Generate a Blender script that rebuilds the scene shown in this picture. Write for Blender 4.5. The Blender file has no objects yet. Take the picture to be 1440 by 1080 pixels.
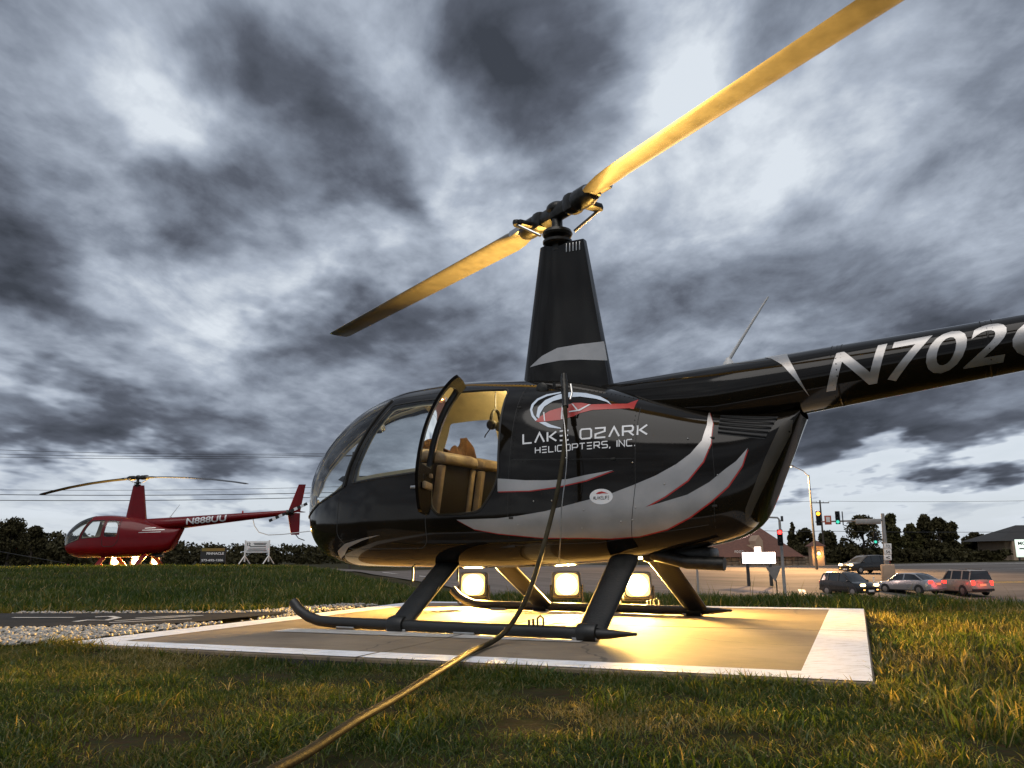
import bpy, bmesh, math, random
import numpy as np
from mathutils import Vector, Matrix, Euler
random.seed(7)
RNG = np.random.default_rng(11)
SC = bpy.context.scene
COL = SC.collection
R = math.radians

# ------------------------------------------------------------------ camera
CAM_H, PITCH, ROLL, FPX = 0.511, R(11.78), R(-0.47), 1139.4
cam_data = bpy.data.cameras.new('camera')
cam_data.sensor_width = 36.0
cam_data.lens = FPX / 1440 * 36.0
cam_data.clip_start = 0.05
cam_data.clip_end = 6000
cam = bpy.data.objects.new('camera', cam_data)
COL.objects.link(cam)
_f = Vector((0, math.cos(PITCH), math.sin(PITCH)))
_u = Vector((0, -math.sin(PITCH), math.cos(PITCH)))
_r = Vector((1, 0, 0))
_r2 = _r * math.cos(ROLL) + _u * math.sin(ROLL)
_u2 = _u * math.cos(ROLL) - _r * math.sin(ROLL)
CAM_P = Vector((0, 0, CAM_H))
cam.matrix_world = Matrix(((_r2.x, _u2.x, -_f.x, 0), (_r2.y, _u2.y, -_f.y, 0), (_r2.z, _u2.z, -_f.z, CAM_H), (0, 0, 0, 1)))
SC.camera = cam

def direction(u, v):
    d = _f + _r2 * ((u - 720) / FPX) - _u2 * ((v - 540) / FPX)
    return d
def at(u, v, Y):
    """world point at bearing (u, v) of the survey photograph, Y metres ahead"""
    d = direction(u, v)
    return CAM_P + d * (Y / d.y)

# ------------------------------------------------------------------ world: overcast dusk sky
SUN_EL, SUN_ROT = R(58.0), R(200)
world = bpy.data.worlds.new('World')
SC.world = world
world.use_nodes = True
world.cycles.sampling_method = 'NONE'
def build_world():
    nt = world.node_tree
    for n in list(nt.nodes): nt.nodes.remove(n)
    N = nt.nodes.new; L = nt.links.new
    out = N('ShaderNodeOutputWorld'); bg = N('ShaderNodeBackground'); L(bg.outputs[0], out.inputs[0])
    tc = N('ShaderNodeTexCoord')
    nrm = N('ShaderNodeVectorMath'); nrm.operation = 'NORMALIZE'; L(tc.outputs['Generated'], nrm.inputs[0])
    D = nrm.outputs[0]
    sep = N('ShaderNodeSeparateXYZ'); L(D, sep.inputs[0])
    def math_(op, a, b=None, c=None, clamp=False):
        n = N('ShaderNodeMath'); n.operation = op; n.use_clamp = clamp
        for i, x in enumerate((a, b, c)):
            if x is None: continue
            if isinstance(x, (int, float)): n.inputs[i].default_value = x
            else: L(x, n.inputs[i])
        return n.outputs[0]
    z = sep.outputs['Z']
    zc = math_('MAXIMUM', z, 0.0)
    den = math_('ADD', zc, 0.16)
    inv = math_('DIVIDE', 1.0, den)
    flat = N('ShaderNodeCombineXYZ'); L(sep.outputs['X'], flat.inputs[0]); L(sep.outputs['Y'], flat.inputs[1])
    P = N('ShaderNodeVectorMath'); P.operation = 'SCALE'; L(flat.outputs[0], P.inputs[0]); L(inv, P.inputs['Scale'])
    Pv = P.outputs[0]
    # wind stretched cloud layer coordinates
    mp = N('ShaderNodeMapping'); mp.inputs['Rotation'].default_value = (0, 0, R(38)); mp.inputs['Scale'].default_value = (1.0, 0.72, 1.0)
    mp.inputs['Location'].default_value = (3.3, 1.7, 0.4)
    L(Pv, mp.inputs[0])
    def noise(vec, scale, detail, rough, dist=0.0, lac=2.0):
        n = N('ShaderNodeTexNoise'); n.inputs['Scale'].default_value = scale; n.inputs['Detail'].default_value = detail
        n.inputs['Roughness'].default_value = rough; n.inputs['Distortion'].default_value = dist; n.inputs['Lacunarity'].default_value = lac
        L(vec, n.inputs['Vector']); return n
    n1 = noise(mp.outputs[0], 1.15, 5, 0.50, 0.0)
    n2 = noise(mp.outputs[0], 3.2, 7, 0.57, 0.45)
    n3 = noise(mp.outputs[0], 11.0, 4, 0.58)
    # warp for the large cloud bodies
    wn = noise(mp.outputs[0], 2.2, 4, 0.55)
    w1 = N('ShaderNodeVectorMath'); w1.operation = 'SUBTRACT'; L(wn.outputs['Color'], w1.inputs[0]); w1.inputs[1].default_value = (0.5, 0.5, 0.5)
    w2 = N('ShaderNodeVectorMath'); w2.operation = 'MULTIPLY_ADD'; L(w1.outputs[0], w2.inputs[0]); w2.inputs[1].default_value = (0.34, 0.34, 0.30); L(D, w2.inputs[2])
    DW = w2.outputs[0]
    n1f = N('ShaderNodeMapRange'); n1f.interpolation_type = 'SMOOTHSTEP'; n1f.inputs['From Min'].default_value = 0.0; n1f.inputs['From Max'].default_value = 0.30; n1f.inputs['To Min'].default_value = 0.35; L(z, n1f.inputs['Value'])
    v = math_('MULTIPLY_ADD', math_('MULTIPLY_ADD', n1.outputs['Fac'], 1.25, -0.625), n1f.outputs[0], 0.525)
    nf = N('ShaderNodeMapRange'); nf.interpolation_type = 'SMOOTHSTEP'; nf.inputs['From Min'].default_value = 0.0; nf.inputs['From Max'].default_value = 0.36; nf.inputs['To Min'].default_value = 0.42; L(z, nf.inputs['Value'])
    fine = math_('MULTIPLY_ADD', n3.outputs['Fac'], 0.40, math_('MULTIPLY_ADD', n2.outputs['Fac'], 0.92, -0.66))
    v = math_('ADD', v, 0.54)
    v = math_('MULTIPLY_ADD', fine, nf.outputs[0], v)
    v = math_('SUBTRACT', v, 0.42)
    # big cloud bodies seen in this sky: (u, v, half width px, half height px, tilt deg, weight)
    for (pu, pv, a, b, tilt, w) in CLOUDS:
        c = direction(pu, pv).normalized()
        e1 = (_r2 - c * _r2.dot(c)).normalized(); e2 = c.cross(e1).normalized() * -1
        e2 = e1.cross(c) * -1
        if e2.z < 0: e2 = -e2
        t = R(tilt); ex = e1 * math.cos(t) + e2 * math.sin(t); ey = e2 * math.cos(t) - e1 * math.sin(t); ez = ex.cross(ey)
        dots = []
        for e, k in ((ex, a), (ey, b)):
            dn = N('ShaderNodeVectorMath'); dn.operation = 'DOT_PRODUCT'; L(DW, dn.inputs[0]); dn.inputs[1].default_value = e * (FPX / k); dots.append(dn.outputs['Value'])
        q = math_('MULTIPLY_ADD', dots[1], dots[1], math_('MULTIPLY', dots[0], dots[0]))
        t_ = math_('MULTIPLY_ADD', q, -0.30, 1.0, clamp=True)
        v = math_('MULTIPLY_ADD', math_('MULTIPLY', t_, t_), w * CLOUD_K, v)
    # the far deck, seen edge-on, is darker all round
    fd = N('ShaderNodeMapRange'); fd.interpolation_type = 'SMOOTHSTEP'; fd.inputs['From Min'].default_value = 0.50; fd.inputs['From Max'].default_value = 0.20
    L(z, fd.inputs['Value']); v = math_('MULTIPLY_ADD', fd.outputs[0], -0.09, v)
    # cloud deck thins towards the horizon all round
    wz = N('ShaderNodeSeparateXYZ'); L(DW, wz.inputs[0])
    hb = N('ShaderNodeMapRange'); hb.interpolation_type = 'SMOOTHSTEP'
    hb.inputs['From Min'].default_value = 0.115; hb.inputs['From Max'].default_value = 0.015
    L(wz.outputs['Z'], hb.inputs['Value'])
    v = math_('MULTIPLY_ADD', hb.outputs[0], 0.34, v)
    v = math_('MULTIPLY_ADD', v, 1.14, -0.055)
    ramp = N('ShaderNodeValToRGB'); cr = ramp.color_ramp
    stops = [(0.0, (0.050, 0.058, 0.075)), (0.25, (0.105, 0.120, 0.155)), (0.5, (0.225, 0.260, 0.325)), (0.75, (0.42, 0.475, 0.565)), (1.0, (0.72, 0.78, 0.85))]
    while len(cr.elements) < len(stops): cr.elements.new(0.5)
    for e, (p, c) in zip(cr.elements, stops): e.position = p; e.color = (*c, 1)
    L(v, ramp.inputs[0])
    # the clear sky behind the deck shows where it is thinnest, low down
    sky = N('ShaderNodeTexSky'); sky.sky_type = 'NISHITA'; sky.sun_disc = False
    sky.sun_elevation = SUN_EL; sky.sun_rotation = SUN_ROT; sky.dust_density = 2.0
    sk = N('ShaderNodeVectorMath'); sk.operation = 'SCALE'; L(sky.outputs[0], sk.inputs[0]); sk.inputs['Scale'].default_value = 0.10
    thin = math_('MULTIPLY', hb.outputs[0], math_('MULTIPLY', ramp.outputs['Color'], 0.22), clamp=True)
    mx = N('ShaderNodeMix'); mx.data_type = 'RGBA'; L(thin, mx.inputs['Factor']); L(ramp.outputs['Color'], mx.inputs[6]); L(sk.outputs[0], mx.inputs[7])
    L(mx.outputs[2], bg.inputs['Color']); bg.inputs['Strength'].default_value = 1.0
CLOUD_K = 0.66
CLOUDS = [
    # dark bodies
    (395, 40, 75, 60, -35, -0.42), (475, 175, 62, 110, 25, -0.46), (520, 300, 40, 60, 25, -0.18),
    (690, 60, 70, 75, -30, -0.30), (740, 150, 95, 85, -20, -0.34),
    (300, 285, 60, 65, -40, -0.38), (205, 215, 70, 40, -30, -0.22), (40, 370, 85, 62, -25, -0.62),
    (480, 470, 110, 48, 12, -0.55), (330, 520, 150, 60, 8, -0.18), (90, 560, 190, 42, -8, -0.38), (300, 610, 240, 40, 2, -0.34),
    (1090, 370, 130, 60, 20, -0.30), (1300, 560, 200, 75, 6, -0.48), (1230, 610, 190, 40, 0, -0.30), (1400, 240, 60, 70, 0, -0.22), (930, 450, 90, 60, 10, -0.28), (1060, 70, 70, 60, 30, -0.22), (600, 500, 90, 60, 10, -0.20),
    (650, 430, 90, 40, 10, -0.12),
    # bright bodies
    (60, 60, 120, 70, -20, 0.30), (240, 150, 60, 50, -40, 0.34), (200, 60, 140, 80, 0, 0.12), (560, 110, 60, 130, 10, 0.26), (650, 260, 80, 60, 0, 0.20), (900, 60, 70, 90, 0, 0.30), (880, 160, 70, 80, 0, 0.18),
    (1180, 200, 170, 120, 0, 0.17), (430, 365, 80, 36, 20, 0.30), (60, 485, 90, 35, -8, 0.34), (220, 420, 120, 50, -30, 0.14), (560, 380, 100, 50, 0, 0.16),
    (1400, 330, 70, 40, 0, 0.14), (70, 668, 150, 30, 0, 0.42), (250, 745, 260, 26, 0, 0.14), (1230, 642, 42, 15, 0, 0.55), (1260, 695, 260, 36, 0, 0.48), (1010, 410, 60, 50, 0, 0.12), (400, 755, 90, 18, 0, 0.25),
]
build_world()

sun = bpy.data.lights.new('sun', 'SUN')
sun.energy = 1.5; sun.angle = R(45); sun.color = (1.0, 0.95, 0.90)
sun_o = bpy.data.objects.new('sun', sun); COL.objects.link(sun_o)
_sd = Vector((math.sin(SUN_ROT) * math.cos(SUN_EL), math.cos(SUN_ROT) * math.cos(SUN_EL), math.sin(SUN_EL)))
sun_o.rotation_euler = _sd.to_track_quat('Z', 'Y').to_euler()

vs = SC.view_settings
vs.view_transform = 'Standard'; vs.look = 'None'; vs.exposure = 0.0; vs.gamma = 1.0; vs.use_curve_mapping = False
SC.render.engine = 'CYCLES'
SC.cycles.max_bounces = 5; SC.cycles.transparent_max_bounces = 16
SC.cycles.sample_clamp_indirect = 6.0
SC.cycles.caustics_reflective = False; SC.cycles.caustics_refractive = False
SC.cycles.use_denoising = True

# ------------------------------------------------------------------ helpers
def make_mat(name, col, rough=0.5, metal=0.0, coat=0.0, var=0.0, vscale=4.0, bump=0.0, bscale=40.0, spec=0.5, emit=None, estr=0.0, coords='Object', col2=None, aniso=None, dirt=0.0):
    m = bpy.data.materials.new(name); m.use_nodes = True
    nt = m.node_tree; N = nt.nodes.new; L = nt.links.new
    b = nt.nodes['Principled BSDF']
    b.inputs['Base Color'].default_value = (*col, 1); b.inputs['Roughness'].default_value = rough
    b.inputs['Metallic'].default_value = metal; b.inputs['Coat Weight'].default_value = coat; b.inputs['Coat Roughness'].default_value = 0.04
    b.inputs['Specular IOR Level'].default_value = spec
    tc = N('ShaderNodeTexCoord')
    if var > 0 or col2 is not None:
        n = N('ShaderNodeTexNoise'); n.inputs['Scale'].default_value = vscale; n.inputs['Detail'].default_value = 7; n.inputs['Roughness'].default_value = 0.6
        if aniso:
            mp = N('ShaderNodeMapping'); mp.inputs['Scale'].default_value = aniso; L(tc.outputs[coords], mp.inputs[0]); L(mp.outputs[0], n.inputs['Vector'])
        else: L(tc.outputs[coords], n.inputs['Vector'])
        mx = N('ShaderNodeMix'); mx.data_type = 'RGBA'
        c2 = col2 if col2 is not None else tuple(c * (1 + var) for c in col)
        c1 = col if col2 is not None else tuple(c * (1 - var) for c in col)
        mx.inputs[6].default_value = (*c1, 1); mx.inputs[7].default_value = (*c2, 1)
        mr = N('ShaderNodeMapRange'); mr.inputs['From Min'].default_value = 0.32; mr.inputs['From Max'].default_value = 0.68
        L(n.outputs['Fac'], mr.inputs['Value']); L(mr.outputs[0], mx.inputs['Factor'])
        L(mx.outputs[2], b.inputs['Base Color'])
        rr = N('ShaderNodeMapRange'); rr.inputs['To Min'].default_value = max(0.02, rough * 0.8); rr.inputs['To Max'].default_value = min(1, rough * 1.25)
        L(n.outputs['Fac'], rr.inputs['Value']); L(rr.outputs[0], b.inputs['Roughness'])
    if bump > 0:
        n2 = N('ShaderNodeTexNoise'); n2.inputs['Scale'].default_value = bscale; n2.inputs['Detail'].default_value = 5
        L(tc.outputs[coords], n2.inputs['Vector'])
        bp = N('ShaderNodeBump'); bp.inputs['Strength'].default_value = bump; bp.inputs['Distance'].default_value = 0.02
        L(n2.outputs['Fac'], bp.inputs['Height']); L(bp.outputs[0], b.inputs['Normal'])
    if emit is not None:
        b.inputs['Emission Color'].default_value = (*emit, 1); b.inputs['Emission Strength'].default_value = estr
    return m

def make_glass(name, tint=(0.86, 0.9, 0.9), rough=0.02, refl=0.055):
    m = bpy.data.materials.new(name); m.use_nodes = True
    nt = m.node_tree; N = nt.nodes.new; L = nt.links.new
    nt.nodes.remove(nt.nodes['Principled BSDF'])
    out = nt.nodes['Material Output']
    t = N('ShaderNodeBsdfTransparent'); t.inputs[0].default_value = (*tint, 1)
    g = N('ShaderNodeBsdfGlossy'); g.inputs['Roughness'].default_value = rough; g.inputs['Color'].default_value = (1, 1, 1, 1)
    lw = N('ShaderNodeFresnel'); lw.inputs['IOR'].default_value = 1.45
    mx = N('ShaderNodeMixShader'); L(lw.outputs[0], mx.inputs[0]); L(t.outputs[0], mx.inputs[1]); L(g.outputs[0], mx.inputs[2])
    L(mx.outputs[0], out.inputs[0])
    return m

class MB:
    def __init__(s): s.v = []; s.f = []; s.m = []
    def add(s, v, f, mi=0):
        b = len(s.v); s.v.extend([tuple(map(float, p)) for p in v]); s.f.extend([tuple(i + b for i in q) for q in f]); s.m.extend([mi] * len(f)); return s
    def box(s, c, d, rot=None, ch=0.0, mi=0):
        x, y, z = (k / 2 for k in d)
        if ch <= 0:
            V = [(a * x, b * y, e * z) for a in (-1, 1) for b in (-1, 1) for e in (-1, 1)]
            Fc = [(0, 1, 3, 2), (4, 6, 7, 5), (0, 4, 5, 1), (2, 3, 7, 6), (0, 2, 6, 4), (1, 5, 7, 3)]
        else:
            bm = bmesh.new(); bmesh.ops.create_cube(bm, size=1)
            for q in bm.verts: q.co = Vector((q.co.x * d[0], q.co.y * d[1], q.co.z * d[2]))
            bmesh.ops.bevel(bm, geom=bm.edges[:], offset=min(ch, min(d) * 0.45), segments=2, affect='EDGES', profile=0.5)
            bm.verts.index_update(); V = [tuple(q.co) for q in bm.verts]; Fc = [tuple(q.index for q in f.verts) for f in bm.faces]; bm.free()
        M = Matrix.Identity(3) if rot is None else (rot if isinstance(rot, Matrix) else Euler(rot).to_matrix())
        c = Vector(c); s.add([M @ Vector(p) + c for p in V], Fc, mi); return s
    def tube(s, pts, r, n=8, caps=True, mi=0, flat=None, up=None):
        pts = [Vector(p) for p in pts]; k = len(pts)
        rs = [r] * k if isinstance(r, (int, float)) else list(r)
        V = []; prev = None
        for i, p in enumerate(pts):
            t = (pts[min(i + 1, k - 1)] - pts[max(i - 1, 0)]).normalized()
            if prev is None:
                a = Vector(up) if up else (Vector((0, 0, 1)) if abs(t.z) < 0.9 else Vector((1, 0, 0)))
            else: a = prev
            a = (a - t * a.dot(t)).normalized(); prev = a; b = t.cross(a)
            for j in range(n):
                q = 2 * math.pi * j / n
                V.append(p + a * math.cos(q) * rs[i] * (flat or 1.0) + b * math.sin(q) * rs[i])
        Fc = [(i * n + j, i * n + (j + 1) % n, (i + 1) * n + (j + 1) % n, (i + 1) * n + j) for i in range(k - 1) for j in range(n)]
        if caps: Fc += [tuple(range(n - 1, -1, -1)), tuple((k - 1) * n + j for j in range(n))]
        s.add(V, Fc, mi); return s
    def loft(s, rings, caps=True, mi=0, closed=True):
        n = len(rings[0]); k = len(rings); V = [p for r_ in rings for p in r_]
        rng = range(n) if closed else range(n - 1)
        Fc = [(i * n + j, i * n + (j + 1) % n, (i + 1) * n + (j + 1) % n, (i + 1) * n + j) for i in range(k - 1) for j in rng]
        if caps: Fc += [tuple(range(n - 1, -1, -1)), tuple((k - 1) * n + j for j in range(n))]
        s.add(V, Fc, mi); return s
    def lathe(s, prof, c=(0, 0, 0), n=20, axis='z', mi=0, M=None):
        rings = []
        for (rr, h) in prof:
            ring = []
            for j in range(n):
                q = 2 * math.pi * j / n; p = Vector((rr * math.cos(q), rr * math.sin(q), h))
                if axis == 'x': p = Vector((p.z, p.x, p.y))
                elif axis == 'y': p = Vector((p.x, p.z, p.y))
                if M is not None: p = M @ p
                ring.append(p + Vector(c))
            rings.append(ring)
        return s.loft(rings, True, mi)
    def prism(s, poly, fn, t0, t1, mi=0):
        """2D polygon extruded; fn(a, b, t) -> 3D"""
        n = len(poly); V = [fn(a, b, t0) for a, b in poly] + [fn(a, b, t1) for a, b in poly]
        Fc = [tuple(range(n - 1, -1, -1)), tuple(range(n, 2 * n))] + [(i, (i + 1) % n, n + (i + 1) % n, n + i) for i in range(n)]
        s.add(V, Fc, mi); return s
    def sphere(s, c, r, n=12, k=8, mi=0):
        rr = (r, r, r) if isinstance(r, (int, float)) else r; c = Vector(c); rings = []
        for i in range(k + 1):
            a = math.pi * i / k - math.pi / 2; w = max(math.cos(a), 0.02)
            rings.append([c + Vector((rr[0] * w * math.cos(2 * math.pi * j / n), rr[1] * w * math.sin(2 * math.pi * j / n), rr[2] * math.sin(a))) for j in range(n)])
        return s.loft(rings, True, mi)
    def mesh(s, name, mats, smooth=40):
        me = bpy.data.meshes.new(name); me.from_pydata(s.v, [], s.f)
        for m in (mats if isinstance(mats, (list, tuple)) else [mats]): me.materials.append(m)
        if any(s.m): me.polygons.foreach_set('material_index', s.m)
        bm = bmesh.new(); bm.from_mesh(me); bmesh.ops.recalc_face_normals(bm, faces=bm.faces[:]); bm.to_mesh(me); bm.free()
        if smooth:
            me.polygons.foreach_set('use_smooth', [True] * len(me.polygons)); me.set_sharp_from_angle(angle=R(smooth))
        me.update(); return me
    def islands(s):
        p = list(range(len(s.v)))
        def find(i):
            while p[i] != i: p[i] = p[p[i]]; i = p[i]
            return i
        for q in s.f:
            a = find(q[0])
            for i in q[1:]: p[find(i)] = a
        grp = {}
        for q, m in zip(s.f, s.m): grp.setdefault(find(q[0]), []).append((q, m))
        out = []
        for fs in grp.values():
            mp = {}; b = MB()
            for q, m in fs:
                b.f.append(tuple(mp.setdefault(i, len(mp)) for i in q)); b.m.append(m)
            b.v = [None] * len(mp)
            for i, j in mp.items(): b.v[j] = s.v[i]
            out.append(b)
        return out
    def build_each(s, name, mats, parent=None, smooth=40):
        """one object for each separate piece"""
        return [b.build(name, mats, parent, smooth) for b in s.islands()]
    def build(s, name, mats, parent=None, smooth=40, loc=None, rot=None):
        return link(name, s.mesh(name, mats, smooth), parent, loc, rot)

def link(name, data, parent=None, loc=None, rot=None):
    o = bpy.data.objects.new(name, data); COL.objects.link(o)
    if parent is not None: o.parent = parent
    if loc is not None: o.location = loc
    if rot is not None: o.rotation_euler = rot
    return o
def tag(o, label=None, cat=None, group=None, kind=None):
    if label: o['label'] = label
    if cat: o['category'] = cat
    if group: o['group'] = group
    if kind: o['kind'] = kind
    return o
def thing(name, label, cat, loc=(0, 0, 0), rz=0.0, group=None):
    o = bpy.data.objects.new(name, None); COL.objects.link(o); o.empty_display_size = 0.2
    o.location = loc; o.rotation_euler = (0, 0, rz)
    return tag(o, label, cat, group)
def lamp(name, kind, loc, parent, energy, color, size=0.1, target=None, angle=None, blend=0.3, spread=None):
    d = bpy.data.lights.new(name, kind); d.energy = energy; d.color = color
    if kind == 'AREA':
        d.shape = 'SQUARE'; d.size = size
        if spread: d.spread = spread
    elif kind in ('SPOT', 'POINT'):
        d.shadow_soft_size = size
        if kind == 'SPOT': d.spot_size = angle or R(120); d.spot_blend = blend
    o = bpy.data.objects.new(name, d); COL.objects.link(o); o.location = loc
    if target is not None: o.rotation_euler = (Vector(loc) - Vector(target)).to_track_quat('Z', 'Y').to_euler()
    if parent is not None: o.parent = parent
    return o

# text as flat triangles, scaled to the unit box (0..1, 0..1)
def text_flat(s, bold=0.0, space=1.0):
    cu = bpy.data.curves.new('t', 'FONT'); cu.body = s; cu.size = 1; cu.offset = bold; cu.resolution_u = 4; cu.space_character = space
    o = bpy.data.objects.new('t', cu); COL.objects.link(o)
    dg = bpy.context.evaluated_depsgraph_get(); me = bpy.data.meshes.new_from_object(o.evaluated_get(dg))
    V = [(p.co.x, p.co.y) for p in me.vertices]; Fc = [tuple(p.vertices) for p in me.polygons]
    bpy.data.objects.remove(o); bpy.data.curves.remove(cu); bpy.data.meshes.remove(me)
    xs = [p[0] for p in V]; ys = [p[1] for p in V]
    x0, x1, y0, y1 = min(xs), max(xs), min(ys), max(ys)
    return [((x - x0) / (x1 - x0), (y - y0) / (y1 - y0)) for x, y in V], Fc
GLY = {'L': [[(0, 1), (0, 0), (.85, 0)]], 'A': [[(0, 0), (.45, 1), (.9, 0)]], 'K': [[(0, 1), (0, 0)], [(.85, 1), (.22, .5), (.85, 0)]],
       'E': [[(0, 1), (.85, 1)], [(0, .5), (.8, .5)], [(0, 0), (.85, 0)]], 'O': [[(.12, 1), (.88, 1), (1, .85), (1, .15), (.88, 0), (.12, 0), (0, .15), (0, .85), (.12, 1)]],
       'Z': [[(0, 1), (.9, 1), (.9, .62), (.05, .38), (.05, 0), (.95, 0)]], 'R': [[(0, 0), (0, 1), (.8, 1), (.9, .85), (.9, .6), (.8, .45), (0, .45)], [(.5, .45), (.95, 0)]],
       'H': [[(0, 1), (0, 0)], [(.85, 1), (.85, 0)], [(0, .5), (.85, .5)]], 'I': [[(0, 1), (0, 0)]], 'C': [[(.9, 1), (.12, 1), (0, .85), (0, .15), (.12, 0), (.9, 0)]],
       'P': [[(0, 0), (0, 1), (.8, 1), (.9, .85), (.9, .55), (.8, .4), (0, .4)]], 'T': [[(0, 1), (.9, 1)], [(.45, 1), (.45, 0)]],
       'S': [[(.9, 1), (.1, 1), (0, .9), (0, .6), (.1, .52), (.8, .48), (.9, .4), (.9, .1), (.8, 0), (0, 0)]], 'N': [[(0, 0), (0, 1), (.85, 0), (.85, 1)]],
       ',': [[(.1, .08), (0, -.2)]], '.': [[(0, 0), (.12, 0)]], '#': [[(.2, 0), (.35, 1)], [(.6, 0), (.75, 1)], [(0, .35), (.9, .35)], [(0, .65), (.9, .65)]], 'F': [[(0, 0), (0, 1), (.85, 1)], [(0, .5), (.7, .5)]], ' ': []}
def stroke_flat(s, th=0.16, gap=0.34):
    V = []; Fc = []; x = 0.0
    for ch in s:
        g = GLY[ch]; w = max([p[0] for st in g for p in st], default=.45)
        for st in g:
            k = len(st); closed = st[0] == st[-1] and k > 3
            L_ = []
            for i, p in enumerate(st):
                a = Vector(st[i - 1] if i > 0 else (st[-2] if closed else p)); c = Vector(st[i + 1] if i < k - 1 else (st[1] if closed else p)); p = Vector(p)
                d1 = (p - a).normalized() if (p - a).length > 1e-6 else (c - p).normalized(); d2 = (c - p).normalized() if (c - p).length > 1e-6 else d1
                n1 = Vector((-d1.y, d1.x)); n2 = Vector((-d2.y, d2.x)); n = (n1 + n2)
                n = n.normalized() if n.length > 1e-4 else n1
                sc = min(1 / max(n.dot(n1), .35), 2.2); L_.append((p - n * th / 2 * sc, p + n * th / 2 * sc))
            b = len(V)
            for a, c in L_: V += [(a.x + x, a.y), (c.x + x, c.y)]
            Fc += [(b + 2 * i, b + 2 * i + 2, b + 2 * i + 3, b + 2 * i + 1) for i in range(k - 1)]
        x += w + gap
    W = x - gap
    return [(a / W, c) for a, c in V], Fc
def poly_flat(poly):
    from mathutils.geometry import tessellate_polygon
    return list(poly), [tuple(t) for t in tessellate_polygon([[Vector((a, b, 0)) for a, b in poly]])]
def conform(flat, fn, step=0.02):
    """cut flat (a, b) faces into a fine grid and lay every vertex on a surface: fn(a, b) -> 3D"""
    V, Fc = flat
    bm = bmesh.new(); vs_ = [bm.verts.new((a, b, 0)) for a, b in V]
    for q in Fc:
        try: bm.faces.new([vs_[i] for i in q])
        except ValueError: pass
    bmesh.ops.triangulate(bm, faces=bm.faces[:])
    for ax in (0, 1):
        lo = min(p[ax] for p in V); hi = max(p[ax] for p in V); k = int((hi - lo) / step)
        no = (1, 0, 0) if ax == 0 else (0, 1, 0)
        for i in range(1, k + 1):
            co = (lo + i * step, 0, 0) if ax == 0 else (0, lo + i * step, 0)
            bmesh.ops.bisect_plane(bm, geom=bm.verts[:] + bm.edges[:] + bm.faces[:], plane_co=co, plane_no=no, dist=1e-5)
    bm.verts.index_update()
    mb = MB(); mb.add([fn(q.co.x, q.co.y) for q in bm.verts], [tuple(q.index for q in f.verts) for f in bm.faces]); bm.free()
    return mb
def quad_map(flat, q):
    """unit box -> quad corners TL, TR, BR, BL (a, b)"""
    V, Fc = flat; TL, TR, BR, BL = [np.array(p) for p in q]
    return [tuple((1 - s) * ((1 - t) * BL + t * TL) + s * ((1 - t) * BR + t * TR)) for s, t in V], Fc

# ------------------------------------------------------------------ materials
M = {}
M['black'] = make_mat('black_paint', (0.008, 0.0062, 0.004), 0.07, coat=0.0, var=0.25, vscale=3, spec=0.24, bump=0.05, bscale=2.2)
M['red'] = make_mat('red_paint', (0.14, 0.003, 0.005), 0.2, coat=0.0, var=0.12, vscale=3, spec=.25)
M['silver'] = make_mat('silver_foil', (0.42, 0.405, 0.39), 0.36, metal=0.75, var=0.10, vscale=6)
M['whitevinyl'] = make_mat('white_vinyl', (0.74, 0.75, 0.76), 0.35, var=0.05)
M['redvinyl'] = make_mat('red_vinyl', (0.42, 0.018, 0.012), 0.3, var=0.08)
M['bluevinyl'] = make_mat('pale_blue_vinyl', (0.60, 0.68, 0.78), 0.3, var=0.05)
M['blackvinyl'] = make_mat('black_vinyl', (0.012, 0.012, 0.012), 0.4)
M['rubber'] = make_mat('rubber_seal', (0.012, 0.012, 0.011), 0.6, var=0.2, vscale=20)
M['skid'] = make_mat('skid_paint', (0.009, 0.009, 0.008), 0.45, var=0.4, vscale=14, bump=0.1, bscale=60)
M['redskid'] = make_mat('red_skid_paint', (0.16, 0.01, 0.01), 0.4, var=0.2, vscale=14)
M['hub'] = make_mat('hub_steel', (0.030, 0.028, 0.024), 0.38, metal=0.5, var=0.5, vscale=18, bump=0.15, bscale=50)
M['steel'] = make_mat('bare_steel', (0.45, 0.44, 0.42), 0.3, metal=1.0, var=0.2, vscale=20)
M['blade'] = make_mat('blade_paint', (0.15, 0.142, 0.125), 0.4, var=0.18, vscale=8)
M['bladedark'] = make_mat('blade_black', (0.02, 0.02, 0.02), 0.35, var=0.2, vscale=8)
M['liner'] = make_mat('cream_headliner', (0.62, 0.53, 0.33), 0.75, var=0.12, vscale=9, bump=0.1, bscale=120)
M['floor'] = make_mat('cabin_carpet', (0.02, 0.018, 0.016), 0.9, var=0.4, vscale=30)
M['panel'] = make_mat('panel_black', (0.014, 0.014, 0.014), 0.5, var=0.3, vscale=20)
M['seat'] = make_mat('seat_charcoal', (0.022, 0.019, 0.016), 0.55, var=0.3, vscale=14, bump=0.2, bscale=90)
M['leather'] = make_mat('tan_leather', (0.36, 0.27, 0.16), 0.5, var=0.18, vscale=12, bump=0.25, bscale=80)
M['brown'] = make_mat('brown_cloth', (0.085, 0.036, 0.014), 0.75, var=0.35, vscale=7, bump=0.4, bscale=40)
M['glass'] = make_glass('plexiglass', (0.90, 0.92, 0.91))
M['glassdark'] = make_glass('tinted_plexiglass', (0.55, 0.58, 0.58))
M['antenna'] = make_mat('antenna_white', (0.65, 0.65, 0.64), 0.4, var=0.1)
M['orangelens'] = make_mat('amber_lens', (0.8, 0.2, 0.02), 0.2, emit=(1, .35, .05), estr=1.5)
M['domelens'] = make_mat('dome_lens', (.9, .8, .5), .4, emit=(1, .8, .4), estr=3.0)
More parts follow.
